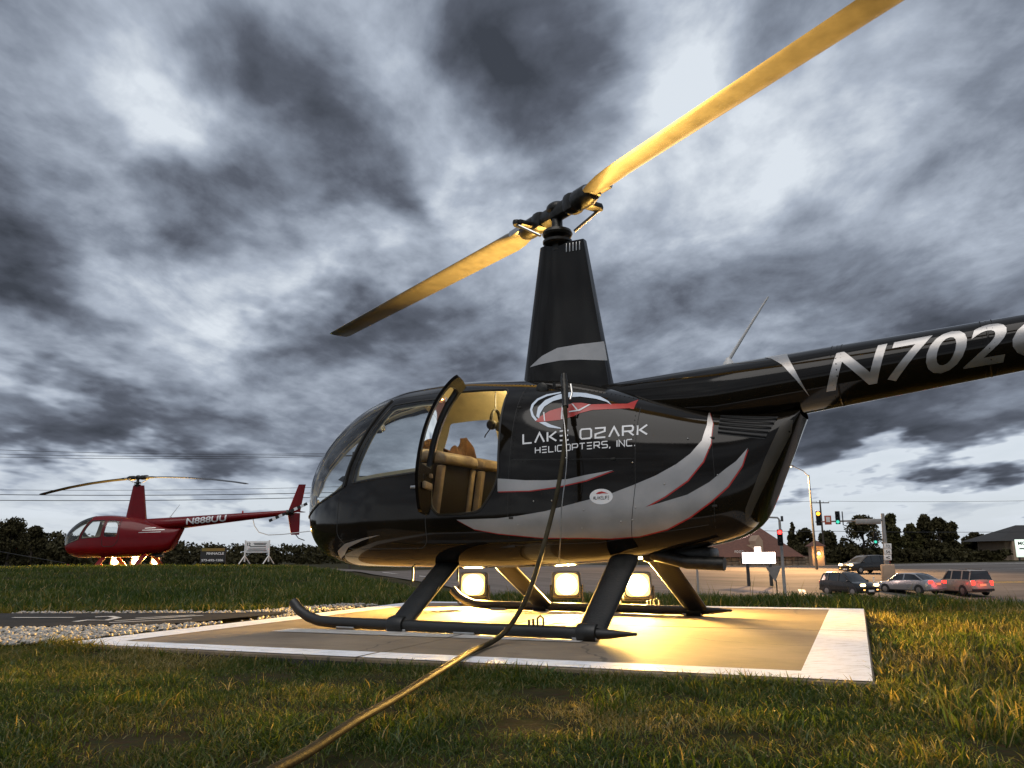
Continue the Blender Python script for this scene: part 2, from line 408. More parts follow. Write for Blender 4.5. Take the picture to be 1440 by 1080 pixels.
M['rearsheen'] = make_mat('rear_cowl_sheen_tone', (0.030, 0.024, 0.014), 0.42, var=0.3, vscale=5, bump=.06, bscale=6)  # lighter matte tone standing in for a reflection on the rear cowl
M['doorpaint'] = make_mat('black_door_paint', (0.006, 0.005, 0.004), 0.25, spec=0.06, var=.2)
M['tread'] = make_mat('louver_black', (0.010, 0.010, 0.010), 0.5)

# ------------------------------------------------------------------ fuselage surface
def pchip(T):
    X = np.array([t[0] for t in T], float); Y = np.array([t[1] for t in T], float)
    h = np.diff(X); d = np.diff(Y) / h; m = np.zeros(len(X)); m[0] = d[0]; m[-1] = d[-1]
    for i in range(1, len(X) - 1):
        if d[i - 1] * d[i] > 0:
            w1 = 2 * h[i] + h[i - 1]; w2 = h[i] + 2 * h[i - 1]; m[i] = (w1 + w2) / (w1 / d[i - 1] + w2 / d[i])
    def f(x):
        x = np.clip(np.asarray(x, float), X[0], X[-1]); i = np.clip(np.searchsorted(X, x) - 1, 0, len(X) - 2)
        t = (x - X[i]) / h[i]
        return (1 + 2 * t) * (1 - t) ** 2 * Y[i] + t * (1 - t) ** 2 * h[i] * m[i] + t * t * (3 - 2 * t) * Y[i + 1] + t * t * (t - 1) * h[i] * m[i + 1]
    return f
fT = pchip([(-1.80, 1.43), (-1.4, 1.46), (-0.9, 1.58), (-0.43, 1.72), (0.0, 1.82), (0.34, 1.855), (0.85, 1.892), (1.28, 1.880), (1.62, 1.815), (1.9, 1.70), (2.12, 1.55), (2.3, 1.37), (2.42, 1.19), (2.47, 1.02)])
fB = pchip([(-1.80, 1.38), (-1.66, 1.06), (-1.46, .68), (-1.32, .60), (-0.92, .515), (-0.27, .43), (0.58, .40), (1.7, .40), (1.98, .44), (2.2, .53), (2.36, .68), (2.45, .86), (2.47, 1.0)])
fW = pchip([(-1.80, .15), (-1.4, .28), (-0.9, .43), (-0.3, .57), (0.2, .635), (0.8, .65), (1.3, .63), (1.7, .56), (2.0, .46), (2.2, .355), (2.35, .235), (2.44, .11), (2.47, .01)])
fZ = pchip([(-1.8, 1.40), (-1.5, 1.05), (-1.2, .95), (-.5, .90), (1.5, .86), (2.2, .92), (2.47, 1.0)])
NU, NL = 2.35, 3.5
def half(x, z):
    zt, zb, w, zc = float(fT(x)), float(fB(x)), float(fW(x)), float(fZ(x))
    s, n = ((z - zc) / max(zt - zc, 1e-4), NU) if z >= zc else ((zc - z) / max(zc - zb, 1e-4), NL)
    return w * max(0.0, 1 - min(abs(s), 1) ** n) ** (1 / n)
def on_shell(off, side=1):
    def fn(x, z):
        y = half(x, z); e = 0.01
        dydz = (half(x, z + e) - half(x, z - e)) / (2 * e); dydx = (half(x + e, z) - half(x - e, z)) / (2 * e)
        n = Vector((-dydx, 1, -dydz)).normalized()
        return Vector((x + n.x * off, side * (y + n.y * off), z + n.z * off))
    return fn
def shell_grid(off, x0, x1, nx, na):
    t = np.linspace(0, 1, nx); xs = x0 + (x1 - x0) * t
    if x1 > 2.4: xs = x0 + (x1 - x0) * np.sin(t * math.pi / 2) ** 0.9
    a = np.linspace(0, 2 * np.pi, na, endpoint=False); ca, sa = np.cos(a), np.sin(a)
    n = np.where(sa >= 0, NU, NL)
    zt, zb, w, zc = [k[:, None] for k in (fT(xs), fB(xs), fW(xs), fZ(xs))]
    Y = w * np.sign(ca) * np.abs(ca) ** (2 / n); Z = zc + np.where(sa >= 0, zt - zc, zc - zb) * np.sign(sa) * np.abs(sa) ** (2 / n)
    P = np.stack([np.repeat(xs[:, None], na, 1), Y, Z], 2)
    dx = np.gradient(P, axis=0); da = np.roll(P, -1, 1) - np.roll(P, 1, 1)
    nn = np.cross(da, dx); nn /= np.maximum(np.linalg.norm(nn, axis=2, keepdims=True), 1e-9)
    c = np.stack([xs[:, None] + 0 * Y, 0 * Y, zc + 0 * Y], 2)
    if (nn * (P - c)).sum() < 0: nn = -nn
    P = P + nn * off
    idx = np.arange(nx * na).reshape(nx, na)
    F = [(int(idx[i, j]), int(idx[i, (j + 1) % na]), int(idx[i + 1, (j + 1) % na]), int(idx[i + 1, j])) for i in range(nx - 1) for j in range(na)]
    return P.reshape(-1, 3), nn.reshape(-1, 3), F
def sdf_poly(poly):
    Q = np.array(poly, float); A = Q; B = np.roll(Q, -1, 0)
    def f(P):
        p = P[:, [0, 2]]; d = np.full(len(p), 1e9); ins = np.zeros(len(p), bool)
        for a, b in zip(A, B):
            e = b - a; w = p - a; t = np.clip((w @ e) / max(e @ e, 1e-12), 0, 1); d = np.minimum(d, np.linalg.norm(w - t[:, None] * e, axis=1))
            c = (a[1] > p[:, 1]) != (b[1] > p[:, 1])
            xx = (b[0] - a[0]) * (p[:, 1] - a[1]) / (b[1] - a[1] if abs(b[1] - a[1]) > 1e-12 else 1e-12) + a[0]
            ins ^= c & (p[:, 0] < xx)
        return np.where(ins, -d, d)
    return f
def split(mesh, val):
    """cut a (V, N, F) surface along val = 0: (inside, outside)"""
    V, N, F = mesh; V = list(map(tuple, V)); N = list(map(tuple, N)); val = list(val); cache = {}; fi, fo = [], []
    def cut(a, b):
        k = (min(a, b), max(a, b))
        if k not in cache:
            t = val[a] / (val[a] - val[b]); t = min(max(t, 0.0), 1.0)
            V.append(tuple(V[a][i] + (V[b][i] - V[a][i]) * t for i in range(3))); N.append(tuple(N[a][i] + (N[b][i] - N[a][i]) * t for i in range(3))); val.append(0.0); cache[k] = len(V) - 1
        return cache[k]
    for q in F:
        s = [val[i] < 0 for i in q]
        if all(s): fi.append(q); continue
        if not any(s): fo.append(q); continue
        pi, po = [], []
        for k, a in enumerate(q):
            b = q[(k + 1) % len(q)]
            (pi if s[k] else po).append(a)
            if s[k] != s[(k + 1) % len(q)]:
                c = cut(a, b); pi.append(c); po.append(c)
        if len(pi) > 2: fi.append(tuple(pi))
        if len(po) > 2: fo.append(tuple(po))
    return (np.array(V), np.array(N), fi), (np.array(V), np.array(N), fo)
def surf_mesh(name, mesh, mat, origin=(0, 0, 0), flip=False, thick=0.0):
    V, N, F = mesh; used = sorted({i for q in F for i in q}); mp = {a: i for i, a in enumerate(used)}
    v = V[used] - np.array(origin); n = N[used]; f = [tuple(mp[i] for i in q) for q in F]
    if flip: f = [q[::-1] for q in f]; n = -n
    if thick:
        k = len(v); edge = {}
        for q in f:
            for a, b in zip(q, q[1:] + q[:1]): edge[(a, b)] = edge.get((a, b), 0) + 1
        rim = [(b, a, a + k, b + k) for (a, b) in edge if (b, a) not in edge]
        v = np.concatenate([v, v - n * thick]); n = np.concatenate([n, -n]); f = f + [tuple(i + k for i in q[::-1]) for q in f] + rim
    me = bpy.data.meshes.new(name); me.from_pydata([tuple(p) for p in v], [], f); me.materials.append(mat)
    me.polygons.foreach_set('use_smooth', [True] * len(me.polygons))
    if not thick: me.normals_split_custom_set_from_vertices([tuple(p / max(np.linalg.norm(p), 1e-9)) for p in n])
    else: me.set_sharp_from_angle(angle=R(50))
    me.update(); return me
def round_poly(poly, r=0.04, k=4):
    out = []; n = len(poly)
    for i in range(n):
        a, p, b = (Vector(poly[i - 1]), Vector(poly[i]), Vector(poly[(i + 1) % n]))
        d1, d2 = a - p, b - p; q = min(r, d1.length * .45, d2.length * .45); s, e = p + d1.normalized() * q, p + d2.normalized() * q
        for j in range(k + 1):
            t = j / k; out.append(tuple(s * (1 - t) ** 2 + p * 2 * t * (1 - t) + e * t * t))
    return out
P_WIND = [(1.37, 1.735), (1.43, 2.0), (2.8, 2.0), (2.8, .74), (2.29, .845), (2.08, .925), (1.86, .985), (1.665, 1.05), (1.625, 1.2), (1.50, 1.49)]
P_FWIN = round_poly([(1.315, 1.695), (1.05, 1.705), (.83, 1.70), (.85, 1.115), (1.02, 1.105), (1.345, 1.085), (1.585, 1.065), (1.57, 1.18), (1.45, 1.47)], .03)
P_RDOOR = round_poly([(.25, 1.73), (.212, 1.30), (.20, 1.04), (.25, .93), (.35, .80), (.52, .785), (.71, .785), (.775, .85), (.79, 1.2), (.775, 1.755), (0.5, 1.75)], .05)
P_RWIN = round_poly([(.30, 1.665), (.27, 1.30), (.27, 1.12), (.73, 1.12), (.74, 1.2), (.725, 1.70), (.5, 1.695)], .05)
P_FDOOR = round_poly([(1.36, 1.76), (.81, 1.765), (.825, 1.2), (.81, .60), (.86, .55), (1.62, .55), (1.76, .66), (1.74, .95), (1.66, 1.2), (1.52, 1.52)], .05)

def shell_line(poly, off, side, r, closed=True, step=0.04):
    """a seal following an outline on the shell"""
    fn = on_shell(off, side); pts = []
    n = len(poly)
    for i in range(n if closed else n - 1):
        a, b = Vector(poly[i]), Vector(poly[(i + 1) % n]); k = max(1, int((b - a).length / step))
        for j in range(k): p = a.lerp(b, j / k); pts.append(fn(p.x, p.y))
    pts.append(fn(*poly[0]) if closed else fn(*poly[-1]))
    return MB().tube(pts, r, 6, caps=not closed)
BOOM = lambda x: (1.615 - 0.0826 * (x + 1.8), 0.21 + (x + 1.8) * 0.0335)   # centre height, radius
def on_boom(off):
    def fn(x, z):
        c, r = BOOM(x); s = max(-.98, min(.98, (z - c) / r)); return Vector((x, math.sqrt(1 - s * s) * (r + off), c + s * (r + off)))
    return fn

def seat_block(w, poly, r=0.03):
    """side profile (x, z) extruded over width w with rounded edges"""
    bm = bmesh.new(); a = [bm.verts.new((x, -w / 2, z)) for x, z in poly]; f = bm.faces.new(a)
    e = bmesh.ops.extrude_face_region(bm, geom=[f]); bmesh.ops.translate(bm, verts=[q for q in e['geom'] if isinstance(q, bmesh.types.BMVert)], vec=(0, w, 0))
    bmesh.ops.recalc_face_normals(bm, faces=bm.faces[:])
    bmesh.ops.bevel(bm, geom=bm.edges[:], offset=r, segments=3, affect='EDGES', profile=0.5, clamp_overlap=True)
    bm.verts.index_update(); mb = MB(); mb.add([tuple(q.co) for q in bm.verts], [tuple(q.index for q in g.verts) for g in bm.faces]); bm.free(); return mb

def helicopter(label, loc, rz, paint, skidm, rotor_az, cone, door_open, markings, coarse=False, tip_droop=0.0, glass='glass', blade='blade'):
    H = thing('helicopter', label, 'helicopter', loc, rz)
    nx, na = (100, 72) if coarse else (230, 144)
    # --- outer skin with glazing and the rear left door cut out of it
    g = shell_grid(0.0, -1.80, 2.47, nx, na)
    V = g[0]; y = V[:, 1]
    def sd(poly, m): return sdf_poly(poly)(m[0])
    wind, rest = split(g, sd(P_WIND, g))
    fw, rest = split(rest, sd(P_FWIN, rest))
    door, rest2 = split(rest, np.maximum(sd(P_RDOOR, rest), -rest[0][:, 1]))
    rw, body = split(rest2, np.maximum(sd(P_RWIN, rest2), rest2[0][:, 1]))
    link('fuselage', surf_mesh('fuselage', body, paint), H)
    link('windshield', surf_mesh('windshield', wind, M[glass]), H)
    def by_side(m, s):
        a, b = split(m, -s * m[0][:, 1]); return a
    for s in (1, -1): link('front_window', surf_mesh('front_window', by_side(fw, s), M[glass]), H)
    link('rear_window', surf_mesh('rear_window', rw, M[glass]), H)
    # tail end closing cap of the cowling
    # --- cabin lining
    g2 = shell_grid(-0.035, 0.06, 2.15, nx // 2, na)
    _, l2 = split(g2, sd([(a + (.07 if a < 1.7 else 0), b + (.03 if b < 1.1 else 0)) for a, b in P_WIND], g2)); _, l2 = split(l2, sd([(1.2 + (a - 1.2) * .90, 1.39 + (b - 1.39) * .86) for a, b in P_FWIN], l2))
    _, l2 = split(l2, np.maximum(sd(P_RDOOR, l2), -l2[0][:, 1])); _, l2 = split(l2, np.maximum(sd(P_RWIN, l2), l2[0][:, 1]))
    link('cabin_lining', surf_mesh('cabin_lining', l2, M['liner'], flip=True), H)
    # --- seals and frames
    mb = MB()
    for s in (1, -1):
        for poly in (P_FWIN, P_RWIN if (s < 0) else P_RDOOR): mb.f += [] ; t = shell_line(poly, -0.004, s, 0.011); mb.add(t.v, t.f)
        t = shell_line([(1.375, 1.75), (1.505, 1.49), (1.635, 1.2), (1.672, 1.05)], 0.002, s, 0.013, closed=False); mb.add(t.v, t.f)
        t = shell_line([(1.672, 1.045), (1.86, .98), (2.08, .92), (2.29, .84), (2.42, .82)], 0.0, s, 0.010, closed=False); mb.add(t.v, t.f)
    zs = np.linspace(1.40, 2.43, 24); mb.tube([(x, 0, float(fT(x)) + .002) for x in zs], 0.013, 6)
    mb.build_each('window_seal', M['rubber'], H)
    if not coarse:
        mb = MB()
        for s in (1, -1):
            t = shell_line(P_FDOOR, -0.0035, s, 0.0055); mb.add(t.v, t.f)
            for ln in ([(.12, 1.80), (.115, 1.2), (.13, .62), (.16, .47)], [(.10, 1.16), (-.35, 1.14), (-.76, 1.13)], [(-1.24, 1.46), (-1.262, 1.0), (-1.235, .62)], [(.16, .56), (-.5, .575), (-1.2, .68)]):
                t = shell_line(ln, -0.0022, s, 0.0032, closed=False); mb.add(t.v, t.f)
        mb.build_each('door_seam', M['rubber'], H)
        mb = MB()
        for (x, z) in ((.90, 1.0), (.84, 1.02)): p = on_shell(0.012)(x, z); mb.box(p, (.09 if x > .87 else .02, .02, .025), ch=.006)
        mb.build_each('door_handle', M['steel'], H)
    # --- rear door (left)
    hx, hy = 0.785, half(.785, 1.0)
    wn, fr = split(door, sd(P_RWIN, door))
    org = (hx, hy, 0)
    D = link('rear_door', surf_mesh('rear_door', fr, paint if coarse else M['doorpaint'], org, thick=0.022), H, loc=org, rot=(0, 0, -R(door_open)))
    link('door_window', surf_mesh('door_window', wn, M[glass], org), D)
    t = shell_line(P_RWIN, -0.010, 1, 0.011); t.v = [(a - hx, b - hy, c) for a, b, c in t.v]; t.build('window_frame', M['rubber'], D)
    if not coarse:
        dmb = MB(); dmb.box((-.30, half(.5, .98) - hy - .045, .98), (.24, .03, .05), ch=.01).box((-.18, half(.6, 1.05) - hy - .045, 1.06), (.05, .02, .03), ch=.005)
        dmb.build_each('armrest', M['leather'], D)
    # --- cabin interior
    ring = []
    for j in range(48):
        a = 2 * math.pi * j / 48; ca, sa = math.cos(a), math.sin(a); n = NU if sa >= 0 else NL; x = .10
        zt, zb, w, zc = float(fT(x)) - .03, float(fB(x)) + .03, float(fW(x)) - .03, float(fZ(x))
        ring.append((x, w * math.copysign(abs(ca) ** (2 / n), ca), zc + ((zt - zc) if sa >= 0 else (zc - zb)) * math.copysign(abs(sa) ** (2 / n), sa)))
    MB().loft([ring, [(a - .02, b, c) for a, b, c in ring]]).build('rear_bulkhead', M['liner'], H)
    MB().prism([(.1, -.58), (1.3, -.57), (1.8, -.46), (2.1, -.3), (2.1, .3), (1.8, .46), (1.3, .57), (.1, .58)], lambda a, b, t: (a, b, t), .55, .60).build('cabin_floor', M['floor'], H)
    for s in (1, -1):
        st = seat_block(.47, [(.56, 0), (.70, .015), (.60, .60), (.53, .62), (.48, .60)], .03)
        so = st.build('front_seat', M['seat'], H, loc=(.28, s * .29, .62))
        seat_block(.49, [(.44, .56), (.62, .56), (.615, .645), (.52, .665), (.44, .63)], .025).build('headrest_bolster', M['leather'], so)
        for q in (-1, 1): seat_block(.055, [(.545, .02), (.60, .02), (.52, .55), (.465, .55)], .012).build('side_bolster', M['leather'], so, loc=(0, q * .215, 0))
        seat_block(.45, [(.62, -.02), (1.02, -.02), (1.04, .10), (1.0, .14), (.66, .11)], .03).build('seat_cushion', M['leather'], so)
        rs = seat_block(.49, [(.14, 0), (.56, 0), (.585, .075), (.55, .11), (.36, .10), (.17, .07)], .03).build('rear_seat', M['leather'], H, loc=(0, s * .28, .705))
        seat_block(.47, [(.14, .10), (.27, .09), (.22, .60), (.15, .62)], .03).build('seat_back', M['seat'], rs)
        MB().box((.36, 0, -.055), (.40, .46, .09), ch=.01).build('seat_box', M['panel'], rs)
    pd = MB().prism([(1.55, .58), (1.95, .58), (2.02, .95), (1.88, 1.10), (1.72, 1.13), (1.66, .98)], lambda a, b, t: (a, t, b), -.16, .16)
    p_ = pd.build('instrument_pedestal', M['panel'], H)
    gb = MB()
    for i, (zz, yy) in enumerate(((1.06, -.09), (1.06, 0.0), (1.06, .09), (1.01, -.05), (1.01, .05))):
        xx = 1.66 + (zz - .98) * .40 - .012; gb.lathe([(.034, -.006), (.034, .004), (.028, .006)], (xx, yy, zz), 16, 'x')
    gb.build_each('gauge', M['steel'], p_)
    MB().prism([(1.62, 1.12), (1.98, 1.12), (2.03, 1.14), (1.98, 1.17), (1.64, 1.155)], lambda a, b, t: (a, t, b), -.24, .24).build('glareshield', M['panel'], H)
    MB().tube([(1.35, 0, .6), (1.33, 0, 1.0), (1.31, 0, 1.10)], .018, 8).tube([(1.31, -.36, 1.12), (1.31, 0, 1.10), (1.31, .36, 1.12)], .014, 8).tube([(1.31, .36, 1.12), (1.30, .365, 1.03)], .02, 8).tube([(1.31, -.36, 1.12), (1.30, -.365, 1.03)], .02, 8).build('cyclic_stick', M['panel'], H)
    dl = MB().lathe([(.05, 0), (.05, .012), (.035, .02)], (.42, 0, float(fT(.42)) - .06), 14, M=Matrix.Rotation(math.pi, 3, 'X')).build('dome_light', M['domelens'], H)
    if not coarse:
        lamp('dome_lamp', 'POINT', (.42, 0, float(fT(.42)) - .13), H, 13.0, (1, .78, .38), .04)
        cp = MB().box((1.80, 0, 1.60), (.06, .06, .085), ch=.012).tube([(1.80, 0, 1.64), (1.80, 0, 1.72)], .008, 6).build('compass', M['panel'], H)
        MB().lathe([(.034, 0), (.034, .02), (.026, .026)], (1.765, 0, 1.6), 16, 'x', M=Matrix.Rotation(math.pi, 3, 'Z')).build('compass_dial', M['whitevinyl'], cp)
        # grab handles / harness
        MB().tube([(.22, .46, 1.55), (.24, .45, 1.25), (.30, .40, .86)], .012, 6, flat=2.2).tube([(.22, -.46, 1.55), (.24, -.45, 1.25), (.30, -.40, .86)], .012, 6, flat=2.2).build_each('seat_harness', M['rubber'], H)
    # --- mast fairing
    rings = []
    for t in np.linspace(0, 1, 9):
        z = 1.66 + t * (2.955 - 1.66); k = (z - 1.76) / (2.955 - 1.76)
        xf, xa = .335 + (0.156 - .335) * k, -.432 + (-.245 + .432) * k; th = .155 + (.095 - .155) * k
        if t == 0: xf += .05; th += .05
        ring = []
        for j in range(36):
            a = 2 * math.pi * j / 36; c = math.cos(a); u = (1 - c) / 2
            prof = 2.6 * (0.2969 * math.sqrt(u) - 0.126 * u - 0.3516 * u * u + 0.2843 * u ** 3 - 0.04 * u ** 4) * 2.0
            prof = max(prof, 0.30 if u > .7 else 0)
            ring.append((xf + (xa - xf) * u, math.copysign(min(prof, 1.0) * th, math.sin(a)) if 0 < j < 36 and j != 18 else 0, z))
        rings.append(ring)
    fair = MB().loft(rings)
    fo = fair.build('mast_fairing', paint, H, smooth=35)
    # --- rotor mast, swashplate, hub
    mb = MB().lathe([(.055, 2.90), (.055, 3.02), (.115, 3.03), (.125, 3.05), (.115, 3.075), (.06, 3.08), (.045, 3.12), (.045, 3.24), (.03, 3.26)], (0, 0, 0), 24)
    mb.lathe([(.10, 2.955), (.12, 2.97), (.12, 2.99), (.06, 3.0)], (0, 0, 0), 24)
    mb.build('rotor_mast', M['hub'], H)
    ca, sa = math.cos(rotor_az), math.sin(rotor_az)
    RZ = Matrix.Rotation(rotor_az, 3, 'Z')
    def rot(mb_): mb_.v = [tuple(RZ @ Vector(p)) for p in mb_.v]; return mb_
    hubm = MB().box((0, 0, 3.235), (.46, .13, .13), ch=.05)
    hubm.sphere((0, 0, 3.27), (.10, .085, .062), 16, 10)
    for s in (1, -1):
        hubm.box((s * .22, 0, 3.235), (.14, .16, .16), ch=.045)
        hubm.lathe([(.075, 0), (.085, .03), (.085, .16), (.065, .22)], (s * .26, 0, 3.235), 14, 'x', M=Matrix.Rotation(0 if s > 0 else math.pi, 3, 'Z'))
        hubm.box((s * .30, s * .12, 3.215), (.10, .16, .045), ch=.012)
        hubm.lathe([(.03, -.02), (.035, 0), (.03, .02)], (s * .30, s * .20, 3.215), 10)
    rot(hubm).build('rotor_hub', M['hub'], H)
    lk = MB()
    for s in (1, -1):
        lk.tube([(s * .11, s * .09, 3.06), (s * .30, s * .20, 3.20)], .013, 8)
    rot(lk).build_each('pitch_link', M['steel'], H)
    for s in (1, -1):
        rings = []
        rr = [0.46, .56, .70, .85, 1.5, 2.5, 3.5, 4.5, 4.95, 5.0, 5.03]
        for r_ in rr:
            ch = .13 if r_ < .5 else (.18 if r_ < .6 else (.23 if r_ < .75 else .254)); tk = .055 if r_ < .5 else (.045 if r_ < .75 else .028)
            if r_ > 4.96: ch *= .94; tk *= .5
            tw = R(11 - 1.4 * r_); zz = 3.235 + cone * r_ - tip_droop * (r_ / 5.03) ** 2
            ring = []
            for j in range(16):
                a = 2 * math.pi * j / 16; u = (1 - math.cos(a)) / 2; th = math.sin(a) * tk * (1.25 - .9 * u)
                yy = (0.27 - u) * ch; c2, s2 = math.cos(tw), math.sin(tw)
                ring.append((s * r_, s * (yy * c2 - th * s2), zz + yy * s2 + th * c2))
            rings.append(ring)
        b = MB().loft(rings); bo = rot(b).build('rotor_blade', M[blade], H, smooth=50)
        tb = MB(); tb.box((s * .52, 0, 3.235 + cone * .52), (.22, .15, .06), ch=.02)
        for q in (-1, 1): tb.lathe([(.018, -.045), (.018, .045)], (s * .50, q * .035, 3.235 + cone * .5), 8)
        rot(tb).build('blade_grip', M['steel'], bo)
    # --- tail boom
    rings = []
    for x in list(np.linspace(-.38, -1.6, 8)) + list(np.linspace(-1.9, -5.55, 14)):
        c, r_ = BOOM(x)
        if x > -1.2: k = (-.38 - x) / .82; r_ = r_ * (0.55 + .45 * min(1, k)); c = BOOM(x)[0] + BOOM(x)[1] - r_
        rings.append([(x, r_ * math.cos(2 * math.pi * j / 32), c + r_ * math.sin(2 * math.pi * j / 32)) for j in range(32)])
    bo = MB().loft(rings).build('tail_boom', paint, H)
    mb = MB()
    for x in ((-2.05, -2.9, -3.75, -4.6) if not coarse else ()):
        c, r_ = BOOM(x); mb.lathe([(r_ + .0008, -.006), (r_ + .0022, -.003), (r_ + .0022, .003), (r_ + .0008, .006)], (x, 0, c), 32, 'x')
    if mb.v: mb.build_each('boom_rivet_band', paint, bo)
    if not coarse:
        rv = MB()
        for x in (-2.05, -2.9, -3.75, -4.6):
            c, r_ = BOOM(x)
            for dx in (-.03, .03):
                for k in range(22):
                    a = -1.5 + k * 3.0 / 21 + .04; c2, r2 = BOOM(x + dx); rv.sphere((x + dx, r2 * math.cos(a), c2 + r2 * math.sin(a)), .003, 5, 4)
        tag(rv.build('rivet', paint, bo), kind='stuff')
    # gearbox, fins, tail rotor
    cz, cr_ = BOOM(-5.55)
    MB().lathe([(.10, 0), (.085, .08), (.075, .2), (.03, .26)], (-5.55, 0, cz), 20, 'x', M=Matrix.Rotation(math.pi, 3, 'Z')).lathe([(.05, 0), (.05, .16), (.03, .18)], (-5.68, 0, cz), 14, 'y').build('tail_gearbox', M['hub'], H)
    def fin(root, tip, yaw=0, th=.035):
        rings = []
        for k, (p0, p1) in enumerate((root, tip)):
            p0, p1 = Vector(p0), Vector(p1); ring = []
            for j in range(16):
                a = 2 * math.pi * j / 16; u = (1 - math.cos(a)) / 2; p = p0.lerp(p1, u); ring.append(p + Vector((0, math.sin(a) * th * (1.2 - u), 0)))
            rings.append(ring)
        return MB().loft(rings)
    fin(((-5.55, -.06, cz - .02), (-6.02, -.06, cz + .02)), ((-5.92, -.06, cz + 1.00), (-6.18, -.06, cz + 1.00))).build('upper_fin', paint, H)
    fin(((-5.55, -.06, cz + .02), (-6.02, -.06, cz - .02)), ((-5.72, -.06, cz - .78), (-6.02, -.06, cz - .78))).build('lower_fin', paint, H)
    hs = MB(); rings = []
    for yy in (-.06, -.72):
        rings.append([(-5.72 - .3 * (1 - math.cos(2 * math.pi * j / 12)) / 2, yy, cz + .05 + math.sin(2 * math.pi * j / 12) * .018) for j in range(12)])
    hs.loft(rings).build('stabilizer', paint, H)
    tr = MB(); th = R(24)
    tro = MB().lathe([(.045, .16), (.05, .22), (.03, .27)], (-5.68, 0, cz), 14, 'y').build('tail_rotor_hub', M['hub'], H)
    for s in (1, -1):
        d = Vector((math.cos(th) * s, 0, -math.sin(th) * s)) * -1; n = Vector((-d.z, 0, d.x))
        for k in range(5):
            r0, r1 = .10 + k * .127, .10 + (k + 1) * .127; c0 = Vector((-5.68, .235, cz))
            q = [c0 + d * r0 + n * .05, c0 + d * r1 + n * .05, c0 + d * r1 - n * .05, c0 + d * r0 - n * .05]
            MB().add([p + Vector((0, .008, 0)) for p in q] + [p - Vector((0, .008, 0)) for p in q], [(0, 1, 2, 3), (7, 6, 5, 4), (0, 4, 5, 1), (1, 5, 6, 2), (2, 6, 7, 3), (3, 7, 4, 0)]).build('tail_rotor_blade', M['whitevinyl'] if k % 2 else M['blackvinyl'], tro, smooth=0)
    c45, r45 = BOOM(-4.35)
    gp = [(-4.35, .03, c45 - r45 + .01), (-4.42, .04, c45 - .35), (-4.60, .05, c45 - .58), (-4.95, .06, c45 - .68), (-5.5, .05, c45 - .66), (-6.6, .03, c45 - .54)]
    MB().tube(gp, .016, 8).build('tail_guard', M['hub'] if not coarse else M['antenna'], H)
    MB().tube([(-5.88, -.06, cz - .76), (-6.0, -.06, cz - .90), (-6.22, -.06, cz - .98)], .016, 8).build('tail_skid', M['hub'], H)
    c4, r4 = BOOM(-3.9)
    MB().lathe([(.03, 0), (.03, .05), (.02, .08), (.005, .095)], (-3.95, 0, c4 + r4 - .005), 12).build('beacon', M['redvinyl'], H)
    # whip antenna
    c1, r1 = BOOM(-1.32)
    ab = MB().lathe([(.045, 0), (.04, .02), (.022, .045), (.016, .06)], (-1.32, 0, c1 + r1 - .012), 14).build('antenna_base', M['antenna'], H)
    MB().tube([(-1.32, 0, c1 + r1 + .03), (-1.45, 0, c1 + r1 + .21), (-1.625, 0, c1 + r1 + .45)], [.014, .010, .006], 8).build('whip', M['antenna'], ab)
    # --- landing gear
    for s in (1, -1):
        pts = [(1.70, s * 1.05, .175), (1.63, s * 1.05, .115), (1.54, s * 1.05, .072), (1.44, s * 1.05, .048), (1.32, s * 1.05, .042), (.7, s * 1.05, .042), (-.70, s * 1.05, .042)]
        sk = MB().tube(pts, .037, 14).tube([(-.70, s * 1.05, .042), (-.80, s * 1.05, .044), (-.96, s * 1.05, .050)], [.034, .026, .008], 12)
        so = sk.build('landing_skid', skidm, H)
        shoe = MB()
        for x in (1.18, .74, .2, -.64): shoe.box((x, s * 1.05, .012), (.16, .06, .02), ch=.005)
        shoe.build_each('wear_shoe', M['steel'], so)
        MB().tube([(-.36, s * 1.05, .075), (-.36, s * 1.05, .12), (-.34, s * 1.05, .135), (-.32, s * 1.05, .12), (-.32, s * 1.05, .078)], .007, 6).tube([(-.29, s * 1.05, .075), (-.29, s * 1.05, .115)], .008, 6).tube([(-.26, s * 1.05, .075), (-.26, s * 1.05, .11)], .008, 6).build_each('wheel_bracket', skidm, so)
        for x0, x1 in ((.80, .745), (-.60, -.655)):
            rings = []
            for t in np.linspace(0, 1, 6):
                p = Vector((x0 + (x1 - x0) * t, s * (.34 + (1.05 - .34) * t), .47 + (.05 - .47) * t)); cw = .105 - .012 * t; tk = .036
                dn = Vector((0, s * .42, .71)).normalized()
                rings.append([p + Vector((cw * math.cos(2 * math.pi * j / 20) - .02, 0, 0)) + dn * tk * math.sin(2 * math.pi * j / 20) for j in range(20)])
            MB().loft(rings).build('gear_strut', skidm, H)
            MB().lathe([(.052, -.06), (.056, -.05), (.056, .05), (.052, .06)], (x1, s * 1.05, .045), 14, 'x').build('strut_clamp', skidm, so)
    # belly fittings
    bl = MB().tube([(1.25, .2, .40), (1.25, .2, .30)], .008, 6).tube([(1.05, -.15, .40), (1.05, -.15, .29)], .008, 6)
    bl.box((-.9, 0, .49), (.5, .22, .10), ch=.03).tube([(-.75, .14, .50), (-1.0, .16, .44), (-1.25, .16, .43)], .045, 12)
    bl.build_each('belly_fitting', M['hub'], H)
    markings(H, fo, bo)
    return H

